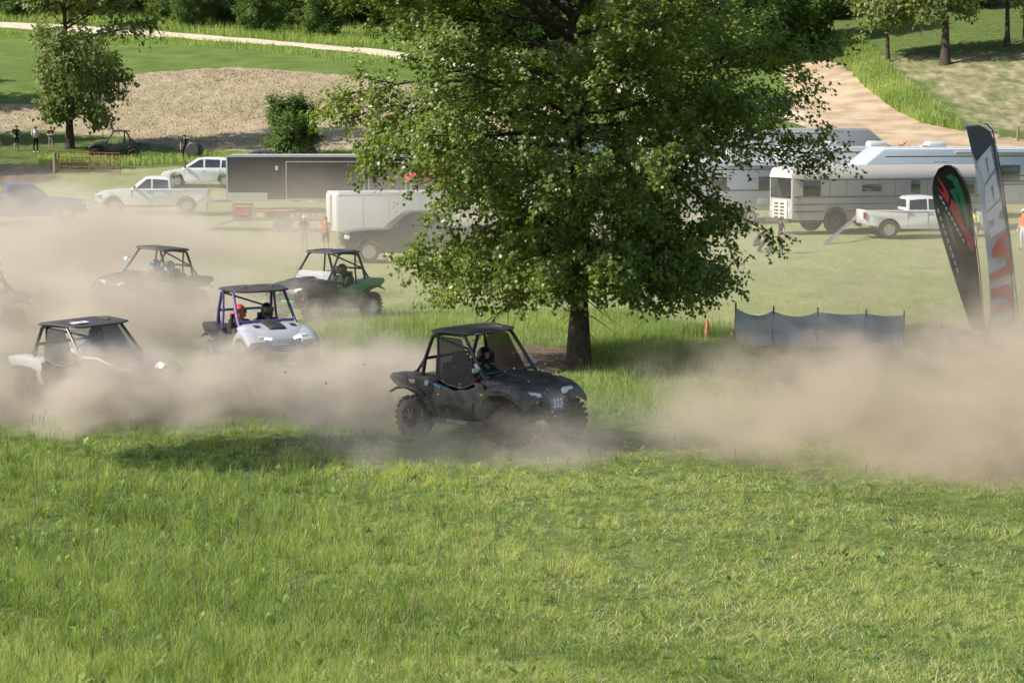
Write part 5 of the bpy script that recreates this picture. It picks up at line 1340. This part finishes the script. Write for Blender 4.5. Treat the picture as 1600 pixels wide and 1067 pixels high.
def camper(loc, rz, label, L, shellm, h=3.3, nose=.5, rear=.0, ac=(), wins=(), stripe=None, name='camper', W=2.45, z0=.65, swoosh=False):
    t = empty(name, loc, rz, label, 'camper', 'campers parked in rows')
    box_body(L, W, z0, h, nose=nose, rear=rear, r=.16).build('shell', shellm, t, smooth=40)
    g = G(); g.box((-(nose - rear) / 2, 0, h + .012), (L - nose - rear - .25, W - .45, .05)); g.build('roof', roofwhite, t, bevel=.01)
    rails(t, 'skirt', L, W, z0 + .10, .22, camper_grey, .01)
    if stripe is not None: rails(t, 'stripe', L, W, h - .42, .05, stripe, .008, x1=L / 2 - nose - .1); rails(t, 'stripe', L, W, z0 + 1.0, .07, stripe, .008, x1=L / 2 - nose * .4 - .1)
    for x, w, z, hh in wins:
        for s in (-1, 1): window(t, x, s, W, z, w, hh, dark_trim)
    for s in (-1, 1):
        g = G()
        for dx, dz, sx_, sz_ in ((0, .92, .74, .03), (0, -.92, .74, .03), (.36, 0, .03, 1.84), (-.36, 0, .03, 1.84)): g.box((L * .18 + dx, s * (W / 2 + .01), z0 + 1.25 + dz), (sx_, .025, sz_))
        g.build('entry_door_frame', camper_grey, t)
        if swoosh:
            g = G(); g.plate([(-L * .30, h - 1.5), (-L * .12, h - 1.30), (L * .02, h - 1.38), (-L * .12, h - 1.42)], 'y', s * (W / 2 - .01), s * (W / 2 + .008)); g.plate([(-L * .36, h - 1.75), (-L * .18, h - 1.66), (-L * .05, h - 1.72), (-L * .18, h - 1.76)], 'y', s * (W / 2 - .01), s * (W / 2 + .008)); g.build('swoosh_decal', dark_trim, t, smooth=0)
    for x in ac: ac_unit(t, x, h + .03, roofwhite)
    for s in (-1, 1):
        g = G(); g.tube([(-L * .30, s * (W / 2 + .07), h - .22), (L * .12, s * (W / 2 + .07), h - .22)], .07, 8); g.build('awning_roll', camper_grey, t)
        for x in (-L * .34, -L * .20, L * .34):
            g = G(); g.box((x, s * (W / 2 + .008), z0 + .42), (.7, .02, .34)); g.build('storage_hatch', camper_grey, t, bevel=.005)
    for x in (-L * .25, L * .22): g = G(); g.box((x, .3, h + .08), (.36, .36, .10)); g.build('roof_vent', camper_grey, t, bevel=.02)
    g = G()
    for s in (-1, 1): g.tube([(-L / 2 - .08, .6 + .2 * s, z0 + .3), (-L / 2 - .08, .6 + .2 * s, h - .1)], .015, 5)
    for k in range(7): g.tube([(-L / 2 - .08, .4, z0 + .5 + k * .3), (-L / 2 - .08, .8, z0 + .5 + k * .3)], .013, 5)
    g.build('rear_ladder', alu, t)
    axle(t, (-.55, .35), W); tongue(t, L / 2, L / 2 + 1.1, .55, steel_dark)
    return t
camper(gp(1515, 338), R(194), 'long pale camper with dark window standing behind the grey bus', 12.5, camper_shaded, 3.5, .9, 0, ac=(2.0,), wins=((-1.6, 1.0, 2.2, .8), (2.6, .9, 2.3, .5)), stripe=dark_trim, swoosh=True)
camper(gp(1250, 300), R(14), 'grey toy hauler camper with slanted end below the dirt track', 9.5, camper_grey, 3.6, 1.0, 0, ac=(), wins=((0, .9, 2.2, .6),))
camper(gp(1335, 322), R(12), 'white camper with two roof units between bus and toy hauler', 8.5, camper_white, 3.15, .5, 0, ac=(-1.6, 1.2), wins=((1.5, 1.2, 2.1, .6),))
camper(gp(1145, 348), R(192), 'white camper with awning glimpsed through the right of the oak', 6.2, camper_white, 3.1, .5, 0, ac=(.2,), wins=((1.2, .9, 2.0, .6), (-1.4, .9, 2.0, .6)), stripe=dark_trim)
camper(gp(950, 362), R(186), 'white camper hidden behind the lower branches of the oak', 8.0, camper_white, 3.0, .5, 0, ac=(.5,), wins=((1.6, .9, 1.9, .6), (-1.4, .9, 1.9, .6)))
camper(gp(1120, 290), R(186), 'white camper with flat roof far behind the oak', 9.0, camper_white, 3.2, .4, 0, ac=(1.0,), wins=((1.6, .9, 2.0, .6),))
camper(gp(840, 300), R(186), 'pale camper far behind the middle of the oak', 7.5, camper_shaded, 3.1, .4, 0, ac=(1.0,), wins=((1.6, .9, 2.0, .6),))

# ================================================================== BYSTANDERS
navy = cloth('navy', (0.02, 0.025, 0.05)); blackc = cloth('black', (0.02, 0.02, 0.022)); whitec = cloth('white', (0.62, 0.66, 0.74)); jeans = cloth('jeans', (0.10, 0.13, 0.20)); greyc = cloth('grey', (0.20, 0.20, 0.21)); orangec = cloth('orange', (0.80, 0.16, 0.06)); limec = cloth('lime', (0.42, 0.75, 0.04)); khaki = cloth('khaki', (0.32, 0.26, 0.18))
cap_w = mat('cap_white', (0.6, 0.6, 0.6), 0.8); cap_d = mat('cap_dark', (0.03, 0.03, 0.03), 0.8); cap_r = mat('cap_red', (0.4, 0.06, 0.05), 0.8)
person(gp(26, 236), R(-60), 'person in black with hands on hips, first in the tree shade', 'hips', blackc, blackc, short_legs=True, hat=cap_d, group='bystanders')
person(gp(56, 239), R(-70), 'person in white shirt and dark trousers in the tree shade', 'folded', whitec, blackc, hat=cap_d, height=1.8, shoes=cap_w, group='bystanders')
person(gp(80, 237), R(-100), 'person in black top and shorts nearest the shading tree trunk', 'folded', blackc, greyc, short_legs=True, height=1.72, group='bystanders')
person(gp(-3, 246), R(-20), 'person in lime and orange vest at the frame edge', 'stand', limec, orangec, group='bystanders')
person(gp(289, 252), R(-80), 'person in dark grey standing beside the dark round tank', 'wide', cloth('slate', (0.05, 0.055, 0.06)), cloth('dark_trousers', (0.04, 0.04, 0.05)), group='bystanders')
person(gp(476, 395), R(-70), 'person in dark tee and grey trousers with pale cap', 'stand', cloth('charcoal', (0.06, 0.065, 0.07)), greyc, hat=cap_w, height=1.55, group='bystanders')
person(gp(509, 397), R(-100), 'person in orange top and shorts holding up a phone', 'phone', orangec, blackc, short_legs=True, hat=cap_r, height=1.55, group='bystanders')
person(gp(1184, 395), R(-20), 'person crouching on the grass below the bus front', 'crouch', navy, cloth('dark_trousers', (0.04, 0.04, 0.05)), height=1.75, group='bystanders')
person(gp(1220, 397), R(200), 'person in dark clothes standing beside the bus front', 'stand', blackc, cloth('dark_trousers', (0.04, 0.04, 0.05)), hat=cap_d, height=1.5, group='bystanders')
person(gp(1521, 388), R(-120), 'person in lime vest and dark cap between the two banners', 'folded', limec, cloth('pale', (0.5, 0.5, 0.5)), hat=cap_d, height=1.65, group='bystanders')
person(gp(1599, 392), R(-150), 'person in orange shirt at the frame edge beyond the banners', 'stand', orangec, whitec, hat=cap_w, height=1.75, group='bystanders')
# round tank by the sedan
q = gp(304, 252)
t = empty('round_tank', q, R(80), 'dark round tank on skids beside the standing person', 'tank')
g = G(); g.lathe([(0, -.45), (.40, -.45), (.50, -.36), (.52, 0), (.50, .36), (.40, .45), (0, .45)], 20, 'x', (0, 0, .75)); g.build('drum', mat('tank_dark', (0.03, 0.032, 0.035), 0.5, dusty=0.1), t, smooth=40)
for s in (-1, 1): g = G(); g.tube([(-.4, .3 * s, .03), (-.3, .25 * s, .5)], .03, 6); g.tube([(.4, .3 * s, .03), (.3, .25 * s, .5)], .03, 6); g.build('leg', steel_dark, t)
# dog sitting between the crouching and standing persons
q = gp(1204, 396)
t = empty('dog', q, R(-60), 'small dark dog sitting between two people near the bus', 'dog')
J = {'pelvis': (-.16, 0, .14), 'belly': (-.06, 0, .24), 'chest': (.06, 0, .36), 'neck': (.10, 0, .46), 'head': (.15, 0, .53), 'muz': (.25, 0, .51), 'tail': (-.24, 0, .05), 'tail2': (-.40, .04, .05)}
E = [('pelvis', 'belly'), ('belly', 'chest'), ('chest', 'neck'), ('neck', 'head'), ('head', 'muz'), ('pelvis', 'tail'), ('tail', 'tail2')]
rad = {'pelvis': .10, 'belly': .10, 'chest': .105, 'neck': .065, 'head': .07, 'muz': .032, 'tail': .03, 'tail2': .015}
for s, n in ((1, 'l'), (-1, 'r')):
    J.update({n + 'el': (.09, .07 * s, .22), n + 'pa': (.10, .07 * s, .03), n + 'kn': (-.02, .12 * s, .16), n + 'ho': (-.16, .12 * s, .04), n + 'fo': (.0, .13 * s, .025)})
    E += [('chest', n + 'el'), (n + 'el', n + 'pa'), ('pelvis', n + 'kn'), (n + 'kn', n + 'ho'), (n + 'ho', n + 'fo')]
    rad.update({n + 'el': .042, n + 'pa': .028, n + 'kn': .055, n + 'ho': .03, n + 'fo': .025})
link('body', skin_body('dog_body', J, E, rad, None, None), mat('dog_fur', (0.03, 0.026, 0.022), 0.8), t)
g = G()
for s in (-1, 1): g.loft([[(.12 + x, s * y, z) for x, y in ((-.02, .03), (.03, .03), (.03, .06), (-.02, .06))] for z in (.55, .58)]); g.tube([(.13, .045 * s, .57), (.13, .055 * s, .65)], [.03, .004], 6)
g.build('ear', mat('dog_fur', (0.03, 0.026, 0.022), 0.8), t)

# ================================================================== BANNERS
def feather(name, base, spine, wl, wr, m, label, edge=None):
    """sail of cloth: spine points (x, z), left and right reach at each; gentle ripple gives it depth"""
    t = empty(name, base, R(-24), label, 'banner', 'banners by the race course')
    g = G(); n = len(spine); rows = []; M = 8
    for i, ((x, z), a, b) in enumerate(zip(spine, wl, wr)):
        rows.append([(x - a + (a + b) * j / M, .05 * math.sin(i * .9 + j * .5) + .06 * math.sin(j / M * 3.1), z) for j in range(M + 1)])
    vs = [p for r in rows for p in r]; K = M + 1
    fs = [(i * K + j, i * K + j + 1, (i + 1) * K + j + 1, (i + 1) * K + j) for i in range(n - 1) for j in range(M)]
    b0 = len(vs); vs2 = vs + [(p[0], p[1] + .006, p[2]) for p in vs]
    fs2 = fs + [(d + b0, c + b0, b + b0, a + b0) for a, b, c, d in fs]
    for i in range(n - 1): fs2 += [(i * K, (i + 1) * K, (i + 1) * K + b0, i * K + b0), (i * K + M, i * K + M + b0, (i + 1) * K + M + b0, (i + 1) * K + M)]
    for j in range(M): fs2 += [(j, j + b0, j + 1 + b0, j + 1), ((n - 1) * K + j, (n - 1) * K + j + 1, (n - 1) * K + j + 1 + b0, (n - 1) * K + j + b0)]
    sail = G().add(vs2, fs2).build('sail', m, t, smooth=60)
    return t, sail
def on_sail(base_px, px, py, s):
    return ((px - base_px[0]) / s, (base_px[1] - py) / s)
# tall grey banner with white and red lettering
BB = gp(1566, 556); sB = F / BB.y; bp = (1566, 556)
def ps(px, py): return on_sail(bp, px, py, sB)
prow = [(1500, 1522, 195), (1502, 1540, 204), (1508, 1548, 225), (1515, 1553, 255), (1522, 1559, 290), (1529, 1565, 330), (1535, 1571, 370), (1540, 1577, 410), (1543, 1582, 450), (1545, 1586, 490), (1546, 1588, 520), (1546, 1588, 553)]
spine = []; wl = []; wr = []
for a, b, y in prow:
    x, z = ps((a + b) / 2, y); spine.append((x, z)); wl.append((b - a) / 2 / sB); wr.append((b - a) / 2 / sB)
gcloth = mat('banner_grey', (0.66, 0.67, 0.74), 0.7, noise=(1.1, (0.84, 0.84, 0.90), 3))
t, sail = feather('feather_banner', BB, spine, wl, wr, gcloth, 'tall grey feather banner with white and red lettering')
g = G(); g.tube([(ps(1588, 556)[0] + .02, .03, -.2), (ps(1586, 480)[0] + .03, .03, ps(0, 480)[1]), (ps(1572, 370)[0] + .02, .03, ps(0, 370)[1]), (ps(1556, 270)[0] + .02, .03, ps(0, 270)[1]), (ps(1541, 204)[0] + .02, .03, ps(0, 203)[1]), (ps(1532, 196)[0], .03, ps(0, 193)[1])], .016, 6); g.build('pole', steel_dark, t)
def glyph(poly, m, name, out=-.02):
    """a flat cloth letter on the banner; poly in photo pixels"""
    pts = [ps(*p) for p in poly]; g = G()
    def yy(a, b): return out - .02
    g.plate(pts, 'y', out - .045, out - .035); return g.build(name, m, sail, smooth=0)
wl_ = mat('banner_white', (0.85, 0.85, 0.90), 0.7); rl_ = mat('banner_red', (0.70, 0.06, 0.05), 0.7)
glyph([(1502, 198), (1521, 196), (1540, 206), (1545, 222), (1520, 252), (1512, 238)], mat('banner_dark', (0.10, 0.105, 0.13), 0.7), 'dark_top')
glyph([(1541, 215), (1545, 215), (1575, 370), (1584, 470), (1586, 515), (1583, 515), (1580, 470), (1571, 372)], mat('banner_dark', (0.10, 0.105, 0.13), 0.7), 'dark_edge')
glyph([(1522, 250), (1540, 228), (1548, 262), (1543, 270), (1540, 272), (1536, 245), (1533, 248), (1540, 275), (1532, 289), (1528, 270), (1523, 262)], wl_, 'letter')
glyph([(1534, 290), (1549, 270), (1557, 306), (1553, 313), (1550, 314), (1546, 288), (1543, 292), (1549, 318), (1537, 330), (1534, 312)], wl_, 'letter')
glyph([(1537, 334), (1559, 313), (1563, 325), (1556, 333), (1559, 342), (1566, 340), (1569, 354), (1544, 372), (1541, 358), (1550, 350), (1548, 342), (1539, 346)], wl_, 'letter')
glyph([(1570, 358), (1575, 364), (1561, 382), (1574, 380), (1576, 398), (1547, 402), (1548, 388), (1556, 372)], rl_, 'letter')
glyph([(1570, 401), (1579, 399), (1580, 424), (1545, 440), (1544, 428), (1569, 414)], rl_, 'letter')
glyph([(1546, 452), (1582, 440), (1584, 476), (1548, 492), (1548, 482), (1574, 470), (1572, 458), (1547, 466)], rl_, 'letter')
glyph([(1548, 498), (1586, 482), (1587, 494), (1549, 512)], wl_, 'stripe')
glyph([(1546, 522), (1588, 518), (1588, 552), (1546, 552)], wl_, 'hem')
# black teardrop banner with red and green swirl
BT = gp(1536, 543); sT = F / BT.y
def pt(px, py): return on_sail((1536, 543), px, py, sT)
trow = [(1470, 1476, 258), (1459, 1488, 264), (1452, 1498, 278), (1450, 1505, 295), (1453, 1510, 315), (1459, 1514, 340), (1466, 1518, 365), (1475, 1523, 395), (1486, 1528, 430), (1500, 1532, 470), (1515, 1536, 510), (1530, 1540, 540)]
spine = []; wl = []; wr = []
for a, b, y in trow:
    x, z = pt((a + b) / 2, y); spine.append((x, z)); wl.append((b - a) / 2 / sT); wr.append((b - a) / 2 / sT)
t, sail = feather('teardrop_banner', BT, spine, wl, wr, mat('banner_black', (0.022, 0.022, 0.02), 0.7), 'black teardrop banner with red and green swirl')
g = G(); g.tube([(pt(1540, 543)[0], .04, -.2)] + [(pt(b + 1, y)[0], .04, pt(b, y)[1]) for a, b, y in reversed(trow)], .014, 6); g.build('pole', steel_dark, t)
def glyph2(poly, m, name):
    g = G(); g.plate([pt(*p) for p in poly], 'y', -.066, -.056); return g.build(name, m, sail, smooth=0)
gl_ = mat('banner_green', (0.02, 0.24, 0.10), 0.7)
glyph2([(1472, 276), (1480, 272), (1490, 278), (1500, 300), (1508, 330), (1512, 352), (1508, 358), (1500, 330), (1493, 305), (1484, 284)], gl_, 'green_stroke')
glyph2([(1479, 297), (1488, 294), (1494, 315), (1500, 335), (1492, 322), (1484, 306)], gl_, 'green_stroke')
glyph2([(1470, 330), (1477, 338), (1488, 368), (1494, 390), (1486, 378)], gl_, 'green_stroke')
glyph2([(1458, 275), (1466, 284), (1476, 300), (1479, 308), (1477, 318), (1469, 308), (1459, 292), (1468, 300), (1472, 302)], rl_, 'red_stroke')
glyph2([(1482, 310), (1490, 318), (1498, 336), (1502, 350), (1512, 364), (1519, 372), (1519, 395), (1512, 388), (1502, 362), (1490, 342), (1480, 325)], rl_, 'red_stroke')
for k in range(9):
    x, y = 1463 + k * 4.6, 306 + k * 8.2; glyph2([(x, y), (x + 3, y + 1.5), (x + 4.6, y + 6.5), (x + 1.8, y + 5)], wl_, 'small_letter')
for k in range(9):
    x, y = 1460 + k * 4.0, 326 + k * 11.5; glyph2([(x, y), (x + 2.2, y + 1), (x + 4.0, y + 8.5), (x + 1.6, y + 7.5)], wl_, 'small_letter')

# ================================================================== SILT FENCE, CONES, GATE, POSTS
filmm = mat('silt_film', (0.66, 0.67, 0.72), 0.28, spec=0.6, noise=(2.2, (0.82, 0.82, 0.86), 4), bump=(5, 0.5, 0.05))
_nt = filmm.node_tree; _tr = _nt.nodes.new('ShaderNodeBsdfTranslucent'); _tr.inputs[0].default_value = (0.75, 0.76, 0.80, 1); _mx = _nt.nodes.new('ShaderNodeMixShader'); _mx.inputs[0].default_value = 0.5
_nt.links.new(_nt.nodes['Principled BSDF'].outputs[0], _mx.inputs[1]); _nt.links.new(_tr.outputs[0], _mx.inputs[2]); _nt.links.new(_mx.outputs[0], _nt.nodes['Material Output'].inputs['Surface'])
stakem = mat('wood_stake', (0.24, 0.18, 0.12), 0.9)
def silt(stakes, label, droop, hgt):
    P = [gp(*p) for p in stakes]
    t = empty('silt_fence', P[0], 0, label, 'fence', 'silt fences')
    for i, p in enumerate(P):
        g = G(); b = p - P[0]; g.tube([b + Vector((0, .03, -.1)), b + Vector((.02, .03, hgt[i] + .08))], .022, 5); g.build('stake', stakem, t)
    for i in range(len(P) - 1):
        a, b = P[i] - P[0], P[i + 1] - P[0]; K = 12; vs = []; fs = []
        for k in range(K + 1):
            u = k / K; p = a.lerp(b, u); top = hgt[i] + (hgt[i + 1] - hgt[i]) * u - droop[i] * 4 * u * (1 - u)
            for j in range(6):
                v = j / 5; vs.append(p + Vector((0, .06 * math.sin(u * 9 + v * 4 + i) * (1 - abs(2 * u - 1)) + .04 * math.sin(v * 8 + u * 5), top * v - .03)))
        for k in range(K):
            for j in range(5): q = k * 6 + j; fs.append((q, q + 6, q + 7, q + 1))
        n_ = len(vs); vs2 = vs + [v + Vector((0, .008, 0)) for v in vs]; G().add(vs2, fs + [(d + n_, c + n_, b_ + n_, a_ + n_) for a_, b_, c_, d_ in [(f[0], f[1], f[2], f[3]) for f in fs] for c, d in [(c_, d_)]]).build('film_panel', filmm, t, smooth=70)
silt([(1148, 538), (1207, 540), (1276, 541), (1352, 541), (1411, 543)], 'grey plastic silt fence of four panels beyond the dust', [.16, .12, .03, .03], [.95, .88, .86, .82, .80])
silt([(1470, 546), (1545, 548), (1640, 550)], 'low pale silt fence behind the foot of the banners', [.05, .05], [.55, .56, .56])
conem = mat('cone_orange', (0.80, 0.13, 0.03), 0.5)
def cone(loc, label, tilt, s=1.0):
    t = empty('traffic_cone', loc, 0, label, 'cone', 'orange traffic cones'); t.rotation_euler = tilt; t.scale = (s,) * 3
    g = G(); g.lathe([(.15, .03), (.13, .06), (.03, .68), (.018, .70), (0, .70)], 16, 'z'); c = g.build('cone_body', conem, t, smooth=40)
    g = G(); g.box((0, 0, .018), (.36, .36, .036)); g.build('base', conem, t, bevel=.01)
    g = G(); g.lathe([(.105, .22), (.108, .22), (.085, .36), (.082, .36)], 16, 'z'); g.build('pale_band', mat('cone_band', (0.7, 0.4, 0.3), 0.5), c)
cone(gp(1105, 531), 'upright orange traffic cone beside the silt fence', (0, 0, 0), 0.72)
cone(gp(1141, 533), 'orange traffic cone tipping against the silt fence post', (0, R(22), 0), 0.62)
cone(gp(1405, 229), 'orange marker cone lying on the dirt track', (0, R(60), 0), 0.9)
# red pipe gate
a, b = gp(92, 271), gp(188, 273); t = empty('pipe_gate', a, 0, 'red pipe gate standing in front of the parked utility buggy', 'gate')
d = b - a; redp = mat('gate_red', (0.30, 0.06, 0.04), 0.6, dusty=0.2)
for z in (.15, .42, .70, 1.0, 1.32): g = G(); g.tube([Vector((0, 0, z)), d + Vector((0, 0, z))], .03, 6); g.build('rail', redp, t)
for u in (0, .5, 1.0): g = G(); p = d * u; g.tube([p + Vector((0, 0, .1)), p + Vector((0, 0, 1.34))], .032, 6); g.build('upright', redp, t)
t = tag(G().tube([(0, 0, -.2), (0, 0, 1.25), (0.01, 0, 1.30)], [.11, .10, .07], 8).build('gate_post', stakem), 'stout wooden post at the hinge end of the red gate', 'post'); t.location = a + Vector((-.25, 0, 0))
# fence on the hillside
def post(px, py, h, label, r=.07):
    o = G().tube([(0, 0, -.2), (0.01, 0, h), (.02, 0, h + .03)], [r, r * .9, r * .6], 7).build('fence_post', stakem); o.location = gp(px, py); return tag(o, label, 'post', 'fence posts on the hillside')
post(1590, 223, 1.1, 'dark corner fence post beside the dirt track', .10)
for i, (px, py) in enumerate([(1333, 62), (1347, 82), (1366, 108), (1386, 117), (1405, 133), (1423, 150), (1441, 166), (1460, 182)]): post(px, py, 1.15, ('topmost second third fourth fifth sixth seventh lowest'.split()[i]) + ' weathered post of the fence line running down beside the green strip', .05)
a, b = gp(1535, 218), gp(1560, 220); t = empty('wire_gate', a, 0, 'thin wire farm gate at the foot of the pasture', 'gate'); d = b - a
for z in (.2, .45, .7, .95, 1.2): g = G(); g.tube([Vector((0, 0, z)), d + Vector((0, 0, z))], .02, 5); g.build('rail', mat('galv', (0.35, 0.35, 0.34), 0.5, metal=0.5), t)
for u in (0, .5, 1): g = G(); p = d * u; g.tube([p, p + Vector((0, 0, 1.25))], .025, 5); g.build('upright', mat('galv', (0.35, 0.35, 0.34), 0.5, metal=0.5), t)

# clods of earth thrown up by the wheels
g = G()
for _ in range(110):
    px, py = rnd.gauss(800, 130), rnd.gauss(630, 42); y = rnd.uniform(33.8, 36.5); d_ = pix_dir(px, py); p = CAM + d_ * (y / d_.y)
    if p.z < Hs(p.x, p.y) + .03: continue
    r = rnd.uniform(.006, .022); g.ball(p, (r * rnd.uniform(.7, 1.4), r, r * rnd.uniform(.6, 1.2)), 5, 4)
tag(g.build('flying_clods', mat('clod', (0.30, 0.24, 0.17), 0.95), smooth=0), 'small clods of earth thrown up around the black 333 buggy', 'clods', kind='stuff')

# ================================================================== DUST
def dust_mat(name, dens, scale, col=(0.86, 0.74, 0.62), lo=0.36, hi=0.68, aniso=0.25, step=1.0, floor=0.25, falloff=1.0):
    m = bpy.data.materials.new(name); m.use_nodes = True
    nt = m.node_tree; N = nt.nodes; L = nt.links
    N.remove(N['Principled BSDF'])
    pv = N.new('ShaderNodeVolumePrincipled'); pv.inputs['Color'].default_value = rgb(col); pv.inputs['Anisotropy'].default_value = aniso
    tc = N.new('ShaderNodeTexCoord'); ge = N.new('ShaderNodeNewGeometry')
    ln = N.new('ShaderNodeVectorMath'); ln.operation = 'LENGTH'; L.new(tc.outputs['Object'], ln.inputs[0])
    fo = N.new('ShaderNodeMapRange'); fo.interpolation_type = 'SMOOTHSTEP'; fo.inputs[1].default_value = 1.0; fo.inputs[2].default_value = 1.0 - falloff; fo.inputs[3].default_value = 0; fo.inputs[4].default_value = 1
    n = N.new('ShaderNodeTexNoise'); n.inputs['Scale'].default_value = scale; n.inputs['Detail'].default_value = 5; n.inputs['Roughness'].default_value = 0.62
    mp = N.new('ShaderNodeMapping'); mp.inputs['Scale'].default_value = (1, 0.6, 1.5); L.new(ge.outputs['Position'], mp.inputs[0]); L.new(mp.outputs[0], n.inputs['Vector'])
    # billowing edge: noise pushes the radius in and out
    ad = N.new('ShaderNodeMath'); ad.operation = 'MULTIPLY_ADD'; L.new(n.outputs['Fac'], ad.inputs[0]); ad.inputs[1].default_value = -1.5; ad.inputs[2].default_value = 0.72
    su = N.new('ShaderNodeMath'); su.operation = 'ADD'; L.new(ln.outputs['Value'], su.inputs[0]); L.new(ad.outputs[0], su.inputs[1]); L.new(su.outputs[0], fo.inputs[0])
    mr = N.new('ShaderNodeMapRange'); mr.inputs[1].default_value = lo; mr.inputs[2].default_value = hi; mr.inputs[3].default_value = floor; mr.inputs[4].default_value = 1.0; L.new(n.outputs['Fac'], mr.inputs[0])
    mu = N.new('ShaderNodeMath'); mu.operation = 'MULTIPLY'; L.new(fo.outputs[0], mu.inputs[0]); L.new(mr.outputs[0], mu.inputs[1])
    m2 = N.new('ShaderNodeMath'); m2.operation = 'MULTIPLY'; L.new(mu.outputs[0], m2.inputs[0]); m2.inputs[1].default_value = dens
    L.new(m2.outputs[0], pv.inputs['Density']); L.new(pv.outputs[0], N['Material Output'].inputs['Volume'])
    m.cycles.volume_step_rate = step
    return m
def dust(px, y, rx, ry, rz, zc, m, label):
    x = (px - 800) / F * y
    g = G().ball((0, 0, 0), 1.12, 24, 14)
    o = g.build('dust_cloud', m)
    o.location = (x, y, Hs(x, y) + zc); o.scale = (rx, ry, rz)
    tag(o, label, 'dust', kind='stuff')
    return o
TAN, BROWN = (0.96, 0.85, 0.725), (0.96, 0.81, 0.65)
DUST_LEFT = dust_mat('dust_left', 1.6, 0.55, TAN, floor=0.15, falloff=0.95)
DUST_RIGHT = dust_mat('dust_right', 1.35, 0.55, BROWN, floor=0.15, falloff=1.0)
DUST_THIN = dust_mat('dust_thin', 0.030, 0.12, TAN, floor=0.5)
dust(500, 39.2, 4.2, 2.8, 1.95, 0.1, DUST_LEFT, 'tan dust rolling low behind the tail of the black 333 buggy')
dust(270, 38.6, 4.6, 3.0, 1.65, 0.0, DUST_LEFT, 'thick tan dust rolling in front of the white buggy')
dust(-20, 39.2, 4.4, 3.4, 1.8, 0.1, DUST_LEFT, 'thick tan dust at the frame edge hiding the white buggy tail')
dust(160, 52, 6.2, 4.2, 2.5, 0.4, dust_mat('dust_back', 1.2, 0.42, TAN, floor=0.25, falloff=0.95), 'tan dust between the white buggy and the dark one behind')
dust(60, 67, 10.0, 6.0, 3.3, 0.7, dust_mat('dust_tall', 0.85, 0.36, TAN, floor=0.3), 'tall tan dust boiling up behind the dark buggies')
dust(170, 88, 7, 12.0, 1.9, 0.2, dust_mat('dust_far', 0.18, 0.25, TAN, floor=0.3), 'drifting tan dust in front of the white crew cab pickup')
dust(1440, 34.2, 4.6, 3.8, 2.3, 0.1, DUST_RIGHT, 'dense brown dust billowing in front of the tall banners')
dust(1700, 33.8, 4.4, 3.8, 2.7, 0.1, DUST_RIGHT, 'dense brown dust leaving the frame beside the banners')
dust(1310, 37.6, 4.6, 3.0, 1.7, 0.1, dust_mat('dust_mid', 0.95, 0.55, BROWN, floor=0.15, falloff=1.0), 'low brown dust trailing past the grey silt fence')
dust(1000, 36.6, 4.2, 2.2, 1.1, 0.0, dust_mat('dust_wake', 0.40, 0.6, TAN, floor=0.2, falloff=1.0), 'thin dust spreading ahead of the black 333 buggy')
dust(1570, 44, 5.0, 3.0, 3.8, 0.4, dust_mat('dust_flag', 0.62, 0.42, BROWN, floor=0.2), 'thinner dust drifting over the foot of the banners')
dust(740, 34.2, 4.6, 1.9, 1.25, 0.0, dust_mat('dust_near', 1.05, 0.7, TAN, floor=0.3), 'thin dust kicked up around the black 333 buggy')
dust(740, 84, 30, 44, 3.8, 0.4, DUST_THIN, 'thin dusty air hanging over the parking field')
